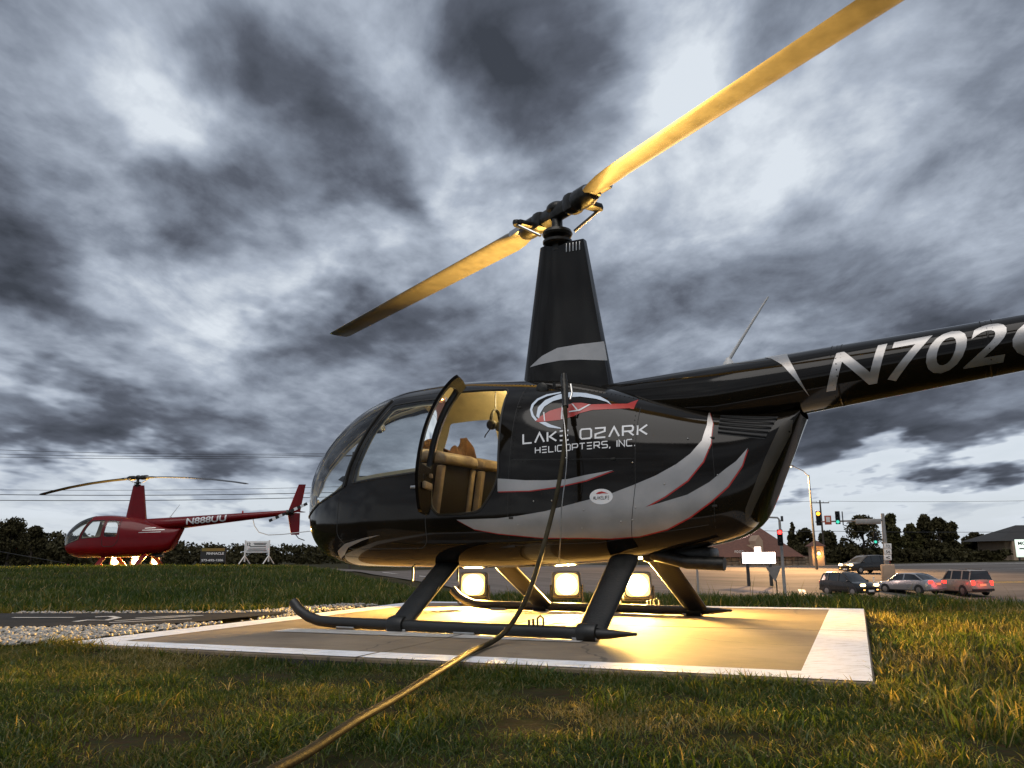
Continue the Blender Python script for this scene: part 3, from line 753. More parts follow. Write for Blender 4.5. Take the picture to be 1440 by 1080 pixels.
# ------------------------------------------------------------------ markings of the black helicopter
SWA = [(0.203,1.029),(-0.016,1.007),(-0.171,1.001),(-0.312,1.003),(-0.44,1.027),(-0.626,1.054),(-0.44,0.991),(-0.242,0.954),(-0.037,0.934),(0.202,0.938)]
SWB = [(0.54,0.749),(0.397,0.75),(0.207,0.75),(0.048,0.763),(-0.151,0.79),(-0.373,0.841),(-0.587,0.89),(-0.754,0.95),(-0.896,1.007),(-1.028,1.079),(-1.117,1.147),(-1.187,1.233),(-1.213,1.343),(-1.208,1.455),(-1.25,1.355),(-1.244,1.211),(-1.195,1.092),(-1.095,0.97),(-0.951,0.869),(-0.823,0.802),(-0.928,0.83),(-1.09,0.877),(-1.228,0.955),(-1.327,1.036),(-1.396,1.086),(-1.47,1.17),(-1.431,1.057),(-1.338,0.925),(-1.23,0.83),(-1.093,0.732),(-0.944,0.657),(-0.762,0.614),(-0.574,0.602),(-0.421,0.609),(-0.111,0.613),(0.212,0.647),(0.398,0.68)]
CHW = [(1.812,0.475),(1.793,0.537),(1.669,0.592),(1.442,0.632),(1.25,0.655),(1.446,0.616),(1.635,0.564),(1.717,0.509)]
W1 = [(-0.051,1.47),(-0.047,1.54),(-0.084,1.596),(-0.161,1.637),(-0.242,1.656),(-0.357,1.64),(-0.468,1.603),(-0.536,1.561),(-0.567,1.527),(-0.527,1.555),(-0.443,1.586),(-0.326,1.611),(-0.228,1.608),(-0.145,1.585),(-0.093,1.543),(-0.075,1.488),(-0.075,1.451)]
W2 = [(-0.052,1.434),(-0.015,1.473),(0.009,1.525),(0.009,1.57),(-0.019,1.614),(-0.077,1.646),(-0.173,1.662),(-0.178,1.65),(-0.089,1.631),(-0.033,1.599),(-0.01,1.562),(-0.008,1.524),(-0.029,1.481),(-0.065,1.442)]
W3 = [(-0.08,1.421),(-0.154,1.38),(-0.247,1.362),(-0.246,1.37),(-0.174,1.396),(-0.124,1.423)]
RED = [(-0.046,1.435),(-0.081,1.468),(-0.142,1.508),(-0.217,1.528),(-0.299,1.561),(-0.354,1.558),(-0.424,1.541),(-0.667,1.535),(-0.726,1.569),(-0.722,1.487),(-0.689,1.496),(-0.447,1.495),(-0.364,1.475),(-0.323,1.453),(-0.248,1.433),(-0.158,1.427),(-0.077,1.424)]
LL = [[(-0.096,1.498),(-0.105,1.498),(-0.125,1.429),(-0.116,1.43)], [(-0.222,1.54),(-0.231,1.54),(-0.249,1.433),(-0.237,1.434)], [(-0.425,1.538),(-0.36,1.491),(-0.284,1.484),(-0.282,1.493),(-0.351,1.503),(-0.409,1.539)], [(-0.286,1.552),(-0.297,1.551),(-0.345,1.501),(-0.334,1.499)]]
def decal(name, flats, mat, fn, parent, step=0.02):
    mb = MB()
    for fl in (flats if isinstance(flats, list) else [flats]):
        c = conform(fl, fn, step); mb.add(c.v, c.f)
    return mb.build_each(name, mat, parent, smooth=60)[0]
def letters(name, flat, mat, fn, parent):
    V, Fc = flat; k = {}
    # glyph strokes are grouped into whole letters by the x gaps between them
    mb = MB(); mb.add([(a, b, 0) for a, b in V], Fc); isl = sorted(mb.islands(), key=lambda b: -max(p[0] for p in b.v)); groups = []
    for b in isl:
        lo, hi = min(p[0] for p in b.v), max(p[0] for p in b.v)
        if groups and hi > groups[-1][1] + 1e-3: groups[-1][0].append(b); groups[-1][1] = min(groups[-1][1], lo)
        else: groups.append([[b], lo])
    for bs, _ in groups:
        m = MB()
        for b in bs:
            c = conform(([(p[0], p[1]) for p in b.v], b.f), fn, .02); m.add(c.v, c.f)
        m.build(name, mat, parent, smooth=60)
def marks_black(H, fair, boom):
    body = [o for o in H.children if o.name.startswith('fuselage')][0]
    shift = lambda P, dx, dz: [(a + dx, b + dz) for a, b in P]
    # crescent stripes with a thin red edge
    decal('stripe_edge', [poly_flat(shift(SWB, -.006, -.007)), poly_flat(shift(SWA, -.005, -.007))], M['redvinyl'], on_shell(0.0015), body)
    decal('stripe', [poly_flat(SWB)], M['silver'], on_shell(0.0035), body)
    decal('stripe', [poly_flat(SWA)], M['silver'], on_shell(0.0035), body)
    decal('chin_stripe', [poly_flat(CHW)], M['silver'], on_shell(0.002), body)
    lg = decal('logo_helicopter', [poly_flat(RED)], M['redvinyl'], on_shell(0.002), body)
    decal('logo_ring', [poly_flat(W1), poly_flat(W2), poly_flat(W3)], M['bluevinyl'], on_shell(0.0035), body)
    decal('logo_line', [poly_flat(p) for p in LL], M['whitevinyl'], on_shell(0.005), body)
    letters('letter', quad_map(stroke_flat('LAKE OZARK', .17), [(0.026,1.338),(-0.831,1.362),(-0.837,1.292),(0.018,1.27)]), M['whitevinyl'], on_shell(0.003), body)
    letters('letter', quad_map(stroke_flat('HELICOPTERS, INC.', .17), [(-0.075,1.236),(-0.761,1.262),(-0.763,1.217),(-0.078,1.195)]), M['whitevinyl'], on_shell(0.003), body)
    ell = [(-.54 + .077 * math.cos(t), .878 + .052 * math.sin(t)) for t in np.linspace(0, 2 * math.pi, 28, endpoint=False)]
    decal('sticker', poly_flat(ell), M['whitevinyl'], on_shell(0.0055), body)
    tag(conform(quad_map(stroke_flat('#LAKELIFE', .2), [(-.488, .880), (-.592, .880), (-.592, .860), (-.488, .860)]), on_shell(0.007)).build('sticker_text', M['blackvinyl'], body), kind='stuff')
    fish = [(-.505, .897), (-.52, .908), (-.545, .913), (-.57, .905), (-.59, .896), (-.57, .899), (-.55, .900), (-.53, .896)]
    decal('sticker_mark', poly_flat(fish), M['redvinyl'], on_shell(0.007), body)
    # panel seam and rivets on the cowling
    decal('panel_seam', [poly_flat([(-.764, .955), (-.768, .955), (-.716, .60), (-.712, .60)]), poly_flat([(-.764, 1.50), (-.767, 1.50), (-.768, .955), (-.765, .955)])], M['rubber'], on_shell(0.0045), body)
    rv = MB()
    for (x, z) in ((-.735, .72), (-.76, .80), (-.66, .71), (-.42, .79), (-.4, .67), (.05, .70), (-.95, .95), (-1.1, 1.25), (-.3, 1.15), (-.2, .86), (-.07, .86), (-.75, 1.1), (-1.28, 1.0)):
        p = on_shell(0.004)(x, z); rv.sphere(p, .006, 8, 5)
    rv.build_each('rivet', M['steel'], body)
    latch = MB()
    for (x, z) in ((.10, 1.55), (.10, .75), (-.30, 1.14), (-.62, 1.13), (-1.25, .8), (-1.25, 1.25)): latch.box(on_shell(.002)(x, z), (.035, .008, .016), ch=.003)
    latch.build_each('latch', M['hub'], body)
    cp = on_shell(.0)(-.02, 1.70); MB().lathe([(.05, -.01), (.05, .012), (.04, .018)], cp, 16, 'y').build('fuel_cap', M['hub'], body)
    decal('rear_cowl_sheen', poly_flat([(-1.69, 1.345), (-1.755, 1.345), (-1.735, 1.26), (-1.665, 1.13), (-1.52, .86), (-1.455, .74), (-1.415, .70), (-1.43, .78), (-1.49, .91), (-1.575, 1.11)]), M['rearsheen'], on_shell(.003), body)  # reflection on the rear cowl, painted on as a lighter patch
    rr = MB()
    for ln in ([(.10, 1.78), (.095, 1.2), (.11, .62)], [(.08, 1.145), (-.35, 1.125), (-.74, 1.115)], [(-1.22, 1.44), (-1.24, 1.0), (-1.215, .64)], [(-.745, 1.5), (-.745, .97)], [(.8, 1.80), (.2, 1.77), (-.4, 1.66), (-1.2, 1.455)]):
        for p, q in zip(ln[:-1], ln[1:]):
            n = int(math.dist(p, q) / .032)
            for k in range(n): t = k / n; w = on_shell(.0)(p[0] + (q[0] - p[0]) * t, p[1] + (q[1] - p[1]) * t); rr.sphere(w, .0042, 6, 4)
    tag(rr.build('rivet', M['black'], body), kind='stuff')
    # engine air louvre
    L0 = [(-1.29, 1.415), (-1.66, 1.375), (-1.575, 1.225), (-1.285, 1.275)]
    lv = decal('air_louvre', poly_flat(L0), M['tread'], on_shell(0.002), body)
    for k in range(5):
        t = (k + .5) / 5; a = np.array(L0[0]) * (1 - t) + np.array(L0[3]) * t; b = np.array(L0[1]) * (1 - t) + np.array(L0[2]) * t
        p, q = on_shell(0.010)(*a), on_shell(0.010)(*b); MB().tube([p, (p + q) / 2, q], .0065, 6, flat=.6).build('louvre_slat', M['skid'], body)
    # boom: crescent, registration
    bc = [(-1.57, 1.81), (-1.73, 1.815), (-1.80, 1.66), (-1.868, 1.49), (-1.80, 1.60), (-1.715, 1.715), (-1.64, 1.775)]
    decal('boom_stripe', poly_flat(bc), M['silver'], on_boom(.002), boom)
    tv, tf = text_flat('N702C', bold=.014, space=.98)
    sl = .085
    def reg(s, t):
        x = -1.955 - s * 1.30 - (t - .5) * sl * 1.0 - .06; c, r_ = BOOM(x); z = c - .115 + t * .245 - .01; return (x, z)
    decal('registration', ([reg(s, t) for s, t in tv], tf), M['silver'], on_boom(.002), boom, .02)
    fc = [(0.238, 1.955), (0.12, 2.03), (-0.015, 2.079), (-0.2, 2.088), (-0.40, 2.085), (-0.423, 1.932), (-0.2, 1.965), (-0.043, 1.975), (0.1, 1.967)]
    def on_fair(x, z):
        k = (z - 1.76) / (2.955 - 1.76); xf, xa = .335 + (0.156 - .335) * k, -.432 + (-.245 + .432) * k; th = .155 + (.095 - .155) * k
        u = min(1, max(0, (x - xf) / (xa - xf))); prof = 2.6 * (0.2969 * math.sqrt(u) - 0.126 * u - 0.3516 * u * u + 0.2843 * u ** 3 - 0.04 * u ** 4) * 2.0
        prof = max(prof, 0.30 if u > .7 else 0); return Vector((x, min(prof, 1.0) * th + .004, z))
    decal('fairing_stripe', poly_flat(fc), M['silver'], on_fair, fair)
    vt = MB()
    for k in range(5): p = on_fair(-.10 - k * .028, 2.90); vt.box(p, (.010, .006, .075), ch=.003)
    vt.build_each('fairing_vent', M['steel'], fair)
HELI_TH = R(150.66)
HELI = (0.38, 6.22, 0.0)
black = helicopter('glossy black helicopter with silver crescent stripes and open rear door on the concrete pad', HELI, HELI_TH, M['black'], M['skid'], R(303) - HELI_TH, 0.03, 66, marks_black)

# ------------------------------------------------------------------ terrain
EDGE = [(60, -60), (22, -6), (12, 2.2), (7.2, 5.6), (4.75, 7.0), (4.15, 8.1), (3.1, 9.0), (.8, 9.7), (-1.45, 10.3), (-2.3, 12.0), (-3.4, 15.5), (-6.0, 23), (-8.6, 29), (-13, 38), (-26, 48), (-60, 62), (-140, 80), (-140, -60)]
CTRL = np.array([(-9, 42, -.75), (-30, 62, -.75), (-60, 95, -.6), (-110, 130, -.5), (23.5, 57, -2.78), (31, 59, -2.68), (20, 50, -2.55), (31, 74, -1.65), (29, 64, -2.1), (26, 84, -1.25), (30, 110, -1.42), (50, 110, -1.25), (68, 110, -1.1), (60, 60, -2.4), (8, 45, -1.75), (45, 42, -2.9), (5, 30, -1.9), (0, 70, -1.0), (0, 105, -.9), (-30, 110, -.9), (100, 150, -.9), (0, 200, -1.8), (-100, 200, -2), (100, 260, -1.5), (-40, 300, -2), (40, 10, -3.0), (80, 30, -3), (-3, 24, -1.4), (120, 60, -2), (120, 110, -1), (10, 18, -2.0)], float)
def _rbf():
    P = CTRL[:, :2]; n = len(P); d = np.linalg.norm(P[:, None] - P[None], axis=2)
    A = np.zeros((n + 3, n + 3)); A[:n, :n] = d; A[:n, n:] = np.c_[np.ones(n), P]; A[n:, :n] = A[:n, n:].T
    w = np.linalg.solve(A, np.r_[CTRL[:, 2], 0, 0, 0]); return w
_W = _rbf()
def z_low(X, Y):
    X = np.asarray(X, float); Y = np.asarray(Y, float); n = len(CTRL)
    Xc, Yc = np.clip(X, -160, 160), np.clip(Y, 5, 300)
    z = _W[n] + _W[n + 1] * Xc + _W[n + 2] * Yc
    for i in range(n): z = z + _W[i] * np.hypot(Xc - CTRL[i, 0], Yc - CTRL[i, 1])
    return np.clip(z, -3.4, 1.0)
_edge_sdf = sdf_poly([(a, b) for a, b in EDGE])
def edge_dist(X, Y):
    X = np.asarray(X, float); Y = np.asarray(Y, float)
    return _edge_sdf(np.stack([X.ravel(), 0 * X.ravel(), Y.ravel()], 1)).reshape(X.shape)
def ground_z(X, Y):
    X = np.asarray(X, float); Y = np.asarray(Y, float); d = edge_dist(X, Y)
    w = np.clip((d - .1) / (5 + np.clip(Y, 0, 60) * .28), 0, 1); w = w * w * (3 - 2 * w)
    lump = .012 * np.sin(X * 2.1 + 1.3 * np.sin(Y * 1.7)) + .010 * np.sin(Y * 2.9 + X * .7)
    knoll = .20 * np.exp(-((X + 13) / 9) ** 2 - ((Y - 24) / 6.5) ** 2)
    return w * z_low(X, Y) + (1 - w) * (lump - .035 + knoll)
def gz(x, y): return float(ground_z(np.array([x]), np.array([y]))[0])
def fast_mesh(name, V, F4, mats, smooth=True):
    """V (n,3), F (m,k) equal sized faces"""
    me = bpy.data.meshes.new(name); n, m, k = len(V), len(F4), F4.shape[1]
    me.vertices.add(n); me.vertices.foreach_set('co', np.asarray(V, np.float32).ravel())
    me.loops.add(m * k); me.loops.foreach_set('vertex_index', np.asarray(F4, np.int32).ravel())
    me.polygons.add(m); me.polygons.foreach_set('loop_start', np.arange(0, m * k, k, dtype=np.int32))
    for q in (mats if isinstance(mats, (list, tuple)) else [mats]): me.materials.append(q)
    me.update(calc_edges=True)
    me.polygons.foreach_set('use_smooth', np.full(m, smooth)); return me
def grid_sheet(xs, ys, zfn):
    X, Y = np.meshgrid(xs, ys); Z = zfn(X, Y); V = np.stack([X, Y, Z], 2).reshape(-1, 3); nx = len(xs)
    i = (np.arange(len(ys) - 1)[:, None] * nx + np.arange(nx - 1)[None]).ravel()
    return V, np.stack([i, i + 1, i + 1 + nx, i + nx], 1)
def ground_material():
    m = bpy.data.materials.new('grass_soil'); m.use_nodes = True; nt = m.node_tree; N = nt.nodes.new; L = nt.links.new; b = nt.nodes['Principled BSDF']
    g = N('ShaderNodeNewGeometry')
    def nz(s, d): n = N('ShaderNodeTexNoise'); n.inputs['Scale'].default_value = s; n.inputs['Detail'].default_value = d; n.inputs['Roughness'].default_value = .65; L(g.outputs['Position'], n.inputs['Vector']); return n
    a, c = nz(.9, 6), nz(22, 4)
    r = N('ShaderNodeValToRGB'); r.color_ramp.elements[0].position = .36; r.color_ramp.elements[0].color = (.030, .034, .010, 1); r.color_ramp.elements[1].position = .66; r.color_ramp.elements[1].color = (.075, .055, .022, 1)
    L(a.outputs['Fac'], r.inputs[0])
    mx = N('ShaderNodeMix'); mx.data_type = 'RGBA'; mx.blend_type = 'MULTIPLY'; mx.inputs['Factor'].default_value = .8; L(r.outputs[0], mx.inputs[6]); L(c.outputs['Color'], mx.inputs[7]); L(mx.outputs[2], b.inputs['Base Color'])
    b.inputs['Roughness'].default_value = .95; b.inputs['Specular IOR Level'].default_value = .1
    bp = N('ShaderNodeBump'); bp.inputs['Strength'].default_value = .5; bp.inputs['Distance'].default_value = .03; L(c.outputs['Fac'], bp.inputs['Height']); L(bp.outputs[0], b.inputs['Normal'])
    return m
M['soil'] = ground_material()
def sgrid(lo, hi, fine_lo, fine_hi, fs, n):
    a = np.arange(fine_lo, fine_hi + 1e-6, fs)
    l = fine_lo - (np.geomspace(fs, fine_lo - lo + fs, n) - fs)[1:][::-1] if lo < fine_lo else np.array([])
    h = fine_hi + (np.geomspace(fs, hi - fine_hi + fs, n) - fs)[1:]
    return np.r_[l, a, h]
gx = sgrid(-2500, 2500, -34, 60, .75, 26); gy = sgrid(-60, 3500, -3, 70, .6, 34)
V, F = grid_sheet(gx, gy, lambda X, Y: ground_z(X, Y))
tag(link('ground', fast_mesh('ground', V, F, M['soil'])), kind='structure')

# --- the road and its junction, laid over the low ground
def asphalt_mat(name, c1, c2, scale=1.2):
    m = bpy.data.materials.new(name); m.use_nodes = True; nt = m.node_tree; N = nt.nodes.new; L = nt.links.new; b = nt.nodes['Principled BSDF']
    g = N('ShaderNodeNewGeometry'); mp = N('ShaderNodeMapping'); mp.inputs['Scale'].default_value = (.25, 1.0, 1.0); mp.inputs['Rotation'].default_value = (0, 0, R(12)); L(g.outputs['Position'], mp.inputs[0])
    n = N('ShaderNodeTexNoise'); n.inputs['Scale'].default_value = scale; n.inputs['Detail'].default_value = 8; n.inputs['Roughness'].default_value = .65; L(mp.outputs[0], n.inputs['Vector'])
    r = N('ShaderNodeValToRGB'); r.color_ramp.elements[0].position = .35; r.color_ramp.elements[0].color = (*c1, 1); r.color_ramp.elements[1].position = .68; r.color_ramp.elements[1].color = (*c2, 1); L(n.outputs['Fac'], r.inputs[0])
    L(r.outputs[0], b.inputs['Base Color']); b.inputs['Roughness'].default_value = .85; b.inputs['Specular IOR Level'].default_value = .15
    f = N('ShaderNodeTexNoise'); f.inputs['Scale'].default_value = 45; f.inputs['Detail'].default_value = 3; L(g.outputs['Position'], f.inputs['Vector'])
    bp = N('ShaderNodeBump'); bp.inputs['Strength'].default_value = .3; bp.inputs['Distance'].default_value = .01; L(f.outputs['Fac'], bp.inputs['Height']); L(bp.outputs[0], b.inputs['Normal'])
    return m
M['asphalt'] = asphalt_mat('asphalt', (.085, .075, .068), (.165, .145, .13), .5)
M['asphaltdark'] = asphalt_mat('dark_asphalt', (.020, .020, .019), (.040, .038, .036), 2.5)
ROAD = [(-140, 92), (-60, 68), (-26, 51.5), (-12.5, 41), (-7.2, 31), (-3.6, 23), (0, 20), (6, 21), (13, 23), (19, 20), (29, 8), (60, 4), (160, 4), (160, 128), (70, 108), (48, 106), (30, 105), (14, 105), (4, 96), (-6, 72), (-14, 62), (-28, 66), (-60, 84), (-140, 108)]
def sheet_in(poly, name, mat, off, res, xr, yr, zf=ground_z):
    V, F = grid_sheet(np.arange(xr[0], xr[1] + res, res), np.arange(yr[0], yr[1] + res, res), lambda X, Y: zf(X, Y) + off)
    m = (V, np.tile((0, 0, 1.0), (len(V), 1)), [tuple(map(int, q)) for q in F])
    ins, _ = split(m, sdf_poly(poly)(V[:, [0, 2, 1]]))
    return surf_mesh(name, ins, mat)
road = tag(link('road', sheet_in(ROAD, 'road', M['asphalt'], .035, 1.5, (-140, 160), (3, 130))), kind='structure')
M['paint'] = make_mat('road_paint', (.62, .60, .56), .6, var=.25, vscale=3)
M['yellowpaint'] = make_mat('yellow_road_paint', (.55, .38, .08), .6, var=.25, vscale=3)
def stripe_on(pts, w, name, mat, parent, off=.05, seg=2.0, zf=None):
    L_ = []
    for a, b in zip(pts[:-1], pts[1:]):
        a, b = Vector(a), Vector(b); k = max(1, int((b - a).length / seg))
        for j in range(k): L_.append(a.lerp(b, j / k))
    L_.append(Vector(pts[-1])); mb = MB(); V = []
    for i, p in enumerate(L_):
        t = (L_[min(i + 1, len(L_) - 1)] - L_[max(i - 1, 0)]).normalized(); n = Vector((-t.y, t.x))
        for q in (p - n * w / 2, p + n * w / 2): V.append((q.x, q.y, (gz(q.x, q.y) if zf is None else zf) + off))
    mb.add(V, [(2 * i, 2 * i + 2, 2 * i + 3, 2 * i + 1) for i in range(len(L_) - 1)]); return mb.build(name, mat, parent)
for pts, w, mt in (([(33, 47), (60, 52), (110, 56)], .16, 'paint'), ([(36, 66), (70, 72), (130, 80)], .16, 'yellowpaint'), ([(36, 66.6), (70, 72.6), (130, 80.6)], .16, 'yellowpaint'), ([(18, 47), (30, 50)], .2, 'paint'),
                   ([(16.5, 46.5), (21, 61)], .45, 'paint'), ([(8, 104), (34, 104), (60, 105)], .35, 'paint'), ([(-12, 47), (-7.5, 47.5)], .9, 'paint'), ([(-6.3, 40), (-3.8, 40.3)], .7, 'paint'), ([(-20, 55), (-12, 50), (-6, 44)], .14, 'yellowpaint'),
                   ([(6, 42), (13, 36)], .14, 'paint'), ([(4, 35.5), (13, 35)], .14, 'paint'), ([(38, 84), (75, 92)], .14, 'paint'), ([(45, 100), (110, 106)], .5, 'paint')):
    stripe_on(pts, w, 'lane_marking', M[mt], road)
# kerb along the near lip of the junction
kb = MB(); M['kerb'] = make_mat('kerb_concrete', (.32, .30, .27), .85, var=.2, vscale=5)
kp = [(13.4, 23.2), (19, 20.4), (29, 8.6), (60, 4.6)]

# ------------------------------------------------------------------ helipad
PB = Vector((1.42, 3.36)); PU = Vector((math.cos(R(157.5)), math.sin(R(157.5)))); PV = Vector((math.cos(R(67.5)), math.sin(R(67.5)))); PA, PD = 4.5, 4.4
def pad(a, b, z=0.0): p = PB + PU * a + PV * b; return (p.x, p.y, z)
def concrete_mat():
    m = bpy.data.materials.new('broomed_concrete'); m.use_nodes = True; nt = m.node_tree; N = nt.nodes.new; L = nt.links.new; b = nt.nodes['Principled BSDF']
    g = N('ShaderNodeNewGeometry'); mp = N('ShaderNodeMapping'); mp.inputs['Rotation'].default_value = (0, 0, -R(157.5)); mp.inputs['Scale'].default_value = (1, 1, 1); L(g.outputs['Position'], mp.inputs[0])
    st = N('ShaderNodeMapping'); st.inputs['Scale'].default_value = (1.2, 26, 1); L(mp.outputs[0], st.inputs[0])
    def nz(v, s, d, ro=.6): n = N('ShaderNodeTexNoise'); n.inputs['Scale'].default_value = s; n.inputs['Detail'].default_value = d; n.inputs['Roughness'].default_value = ro; L(v, n.inputs['Vector']); return n
    a, s_, f = nz(mp.outputs[0], 1.3, 7), nz(st.outputs[0], 2.2, 4), nz(mp.outputs[0], 60, 3)
    r = N('ShaderNodeValToRGB'); r.color_ramp.elements[0].position = .33; r.color_ramp.elements[0].color = (.14, .105, .07, 1); r.color_ramp.elements[1].position = .7; r.color_ramp.elements[1].color = (.27, .21, .145, 1); L(a.outputs['Fac'], r.inputs[0])
    mx = N('ShaderNodeMix'); mx.data_type = 'RGBA'; mx.blend_type = 'OVERLAY'; mx.inputs['Factor'].default_value = .35; L(r.outputs[0], mx.inputs[6]); L(s_.outputs['Fac'], mx.inputs[7])
    # oil stains, scuffs and hairline cracks
    sn = nz(mp.outputs[0], 2.6, 5, .7); sr = N('ShaderNodeMapRange'); sr.inputs['From Min'].default_value = .60; sr.inputs['From Max'].default_value = .74; sr.inputs['To Max'].default_value = .65; L(sn.outputs['Fac'], sr.inputs['Value'])
    wv = N('ShaderNodeVectorMath'); wv.operation = 'MULTIPLY_ADD'; L(a.outputs['Color'], wv.inputs[0]); wv.inputs[1].default_value = (.5, .5, 0); L(mp.outputs[0], wv.inputs[2])
    vo = N('ShaderNodeTexVoronoi'); vo.feature = 'DISTANCE_TO_EDGE'; vo.inputs['Scale'].default_value = .55; L(wv.outputs[0], vo.inputs['Vector'])
    vr = N('ShaderNodeMapRange'); vr.inputs['From Min'].default_value = .0015; vr.inputs['From Max'].default_value = .006; vr.inputs['To Min'].default_value = .7; vr.inputs['To Max'].default_value = 0; L(vo.outputs['Distance'], vr.inputs['Value'])
    mxx = N('ShaderNodeMath'); mxx.operation = 'MAXIMUM'; L(sr.outputs[0], mxx.inputs[0]); L(vr.outputs[0], mxx.inputs[1])
    st2 = N('ShaderNodeMix'); st2.data_type = 'RGBA'; L(mxx.outputs[0], st2.inputs['Factor']); L(mx.outputs[2], st2.inputs[6]); st2.inputs[7].default_value = (.06, .05, .04, 1)
    L(st2.outputs[2], b.inputs['Base Color']); b.inputs['Roughness'].default_value = .8
    ad = N('ShaderNodeMath'); ad.operation = 'MULTIPLY_ADD'; L(f.outputs['Fac'], ad.inputs[0]); ad.inputs[1].default_value = .4; L(s_.outputs['Fac'], ad.inputs[2])
    bp = N('ShaderNodeBump'); bp.inputs['Strength'].default_value = .35; bp.inputs['Distance'].default_value = .006; L(ad.outputs[0], bp.inputs['Height']); L(bp.outputs[0], b.inputs['Normal'])
    return m
M['concrete'] = concrete_mat()
def worn_paint(name, col, wear):
    m = bpy.data.materials.new(name); m.use_nodes = True; nt = m.node_tree; N = nt.nodes.new; L = nt.links.new; b = nt.nodes['Principled BSDF']
    g = N('ShaderNodeNewGeometry'); mp = N('ShaderNodeMapping'); mp.inputs['Rotation'].default_value = (0, 0, -R(157.5)); mp.inputs['Scale'].default_value = (1, 7, 1); L(g.outputs['Position'], mp.inputs[0])
    n = N('ShaderNodeTexNoise'); n.inputs['Scale'].default_value = 7; n.inputs['Detail'].default_value = 8; n.inputs['Roughness'].default_value = .72; L(mp.outputs[0], n.inputs['Vector'])
    r = N('ShaderNodeValToRGB'); r.color_ramp.elements[0].position = wear; r.color_ramp.elements[0].color = (.33, .30, .26, 1); r.color_ramp.elements[1].position = wear + .12; r.color_ramp.elements[1].color = (*col, 1); L(n.outputs['Fac'], r.inputs[0])
    L(r.outputs[0], b.inputs['Base Color']); b.inputs['Roughness'].default_value = .6
    bp = N('ShaderNodeBump'); bp.inputs['Strength'].default_value = .25; bp.inputs['Distance'].default_value = .004; L(n.outputs['Fac'], bp.inputs['Height']); L(bp.outputs[0], b.inputs['Normal'])
    return m
M['padpaint'] = worn_paint('worn_white_paint', (.80, .82, .86), .36)
M['padpaint2'] = worn_paint('very_worn_white_paint', (.66, .66, .66), .47)
M['joint'] = make_mat('joint_filler', (.03, .028, .025), .9)
hp = bpy.data.objects.new('helipad', None); COL.objects.link(hp); tag(hp, kind='structure')
MB().add([pad(-.0, -.0, -.02), pad(PA, 0, -.02), pad(PA, PD, -.02), pad(0, PD, -.02), pad(0, 0, -.2), pad(PA, 0, -.2), pad(PA, PD, -.2), pad(0, PD, -.2)], [(0, 1, 2, 3), (0, 4, 5, 1), (1, 5, 6, 2), (2, 6, 7, 3), (3, 7, 4, 0)]).build('joint_bed', M['joint'], hp, smooth=0)
ja, jb, gp_ = 2.4, 2.2, .006
for a0, a1 in ((.002, ja - gp_), (ja + gp_, PA - .002)):
    for b0, b1 in ((.002, jb - gp_), (jb + gp_, PD - .002)):
        c = .006; mb = MB()
        rings = [[pad(a0, b0, -.15), pad(a1, b0, -.15), pad(a1, b1, -.15), pad(a0, b1, -.15)], [pad(a0, b0, -c), pad(a1, b0, -c), pad(a1, b1, -c), pad(a0, b1, -c)], [pad(a0 + c, b0 + c, 0), pad(a1 - c, b0 + c, 0), pad(a1 - c, b1 - c, 0), pad(a0 + c, b1 - c, 0)]]
        mb.loft(rings).build('slab', M['concrete'], hp, smooth=0)
def pstrip(a0, a1, b0, b1, mat, name='painted_line', z=.004):
    MB().add([pad(a0, b0, z), pad(a1, b0, z), pad(a1, b1, z), pad(a0, b1, z)], [(0, 1, 2, 3)]).build(name, mat, hp, smooth=0)
for a0, a1 in ((.29, ja - .01), (ja + .01, PA - .29)):
    pstrip(a0, a1, .01, .22, M['padpaint']); pstrip(a0, a1, PD - .20, PD - .01, M['padpaint'])
for b0, b1 in ((.01, jb - .01), (jb + .01, PD - .01)):
    pstrip(.01, .29, b0, b1, M['padpaint']); pstrip(PA - .29, PA - .01, b0, b1, M['padpaint'])
for a0, a1 in ((1.55, ja - .01), (ja + .01, 3.75)):
    pstrip(a0, a1, 1.02, 1.26, M['padpaint2'], 'letter_h_bar'); pstrip(a0, a1, 3.1, 3.34, M['padpaint2'], 'letter_h_bar')
pstrip(2.12, 2.36, 1.27, 2.18, M['padpaint2'], 'letter_h_bar'); pstrip(2.12, 2.36, 2.22, 3.09, M['padpaint2'], 'letter_h_bar')

# --- dark asphalt apron with paint and the white gravel beside the pad
APRON = [(-12, 8.6), (-12, 5.2), (-6, 5.85), (-3.62, 6.12), (-2.55, 6.3), (-1.9, 7.55), (-2.62, 7.45), (-4.6, 7.62)]
apron = tag(link('apron', sheet_in(APRON, 'apron', M['asphaltdark'], 0, .25, (-12, -1.5), (5, 9), zf=lambda X, Y: X * 0 + .012)), kind='structure')
for pts, w in (([(-4.2, 7.04), (-3.66, 6.99)], .05), ([(-3.42, 6.55), (-3.40, 6.70), (-3.23, 6.66), (-3.26, 6.92), (-3.40, 7.08), (-3.50, 7.02)], .06), ([(-3.13, 6.59), (-2.63, 7.11)], .04), ([(-3.09, 6.42), (-2.58, 6.73)], .04), ([(-3.09, 6.86), (-2.72, 7.16)], .04), ([(-6.5, 7.2), (-4.6, 7.1)], .05)):
    stripe_on(pts, w, 'painted_line', M['paint'], apron, off=.016, zf=0.0, seg=.3)
GRAVEL = [(-12, 5.15), (-12, 3.9), (-5, 4.85), (-3.0, 5.0), (-2.76, 5.12), (-2.2, 6.45), (-2.55, 6.28), (-3.62, 6.1), (-6, 5.83)]
GRAVEL2 = [(-2.15, 6.55), (-1.35, 8.55), (-1.75, 8.75), (-2.4, 7.75), (-4.6, 7.85), (-4.6, 7.63), (-2.62, 7.47), (-1.92, 7.57)]
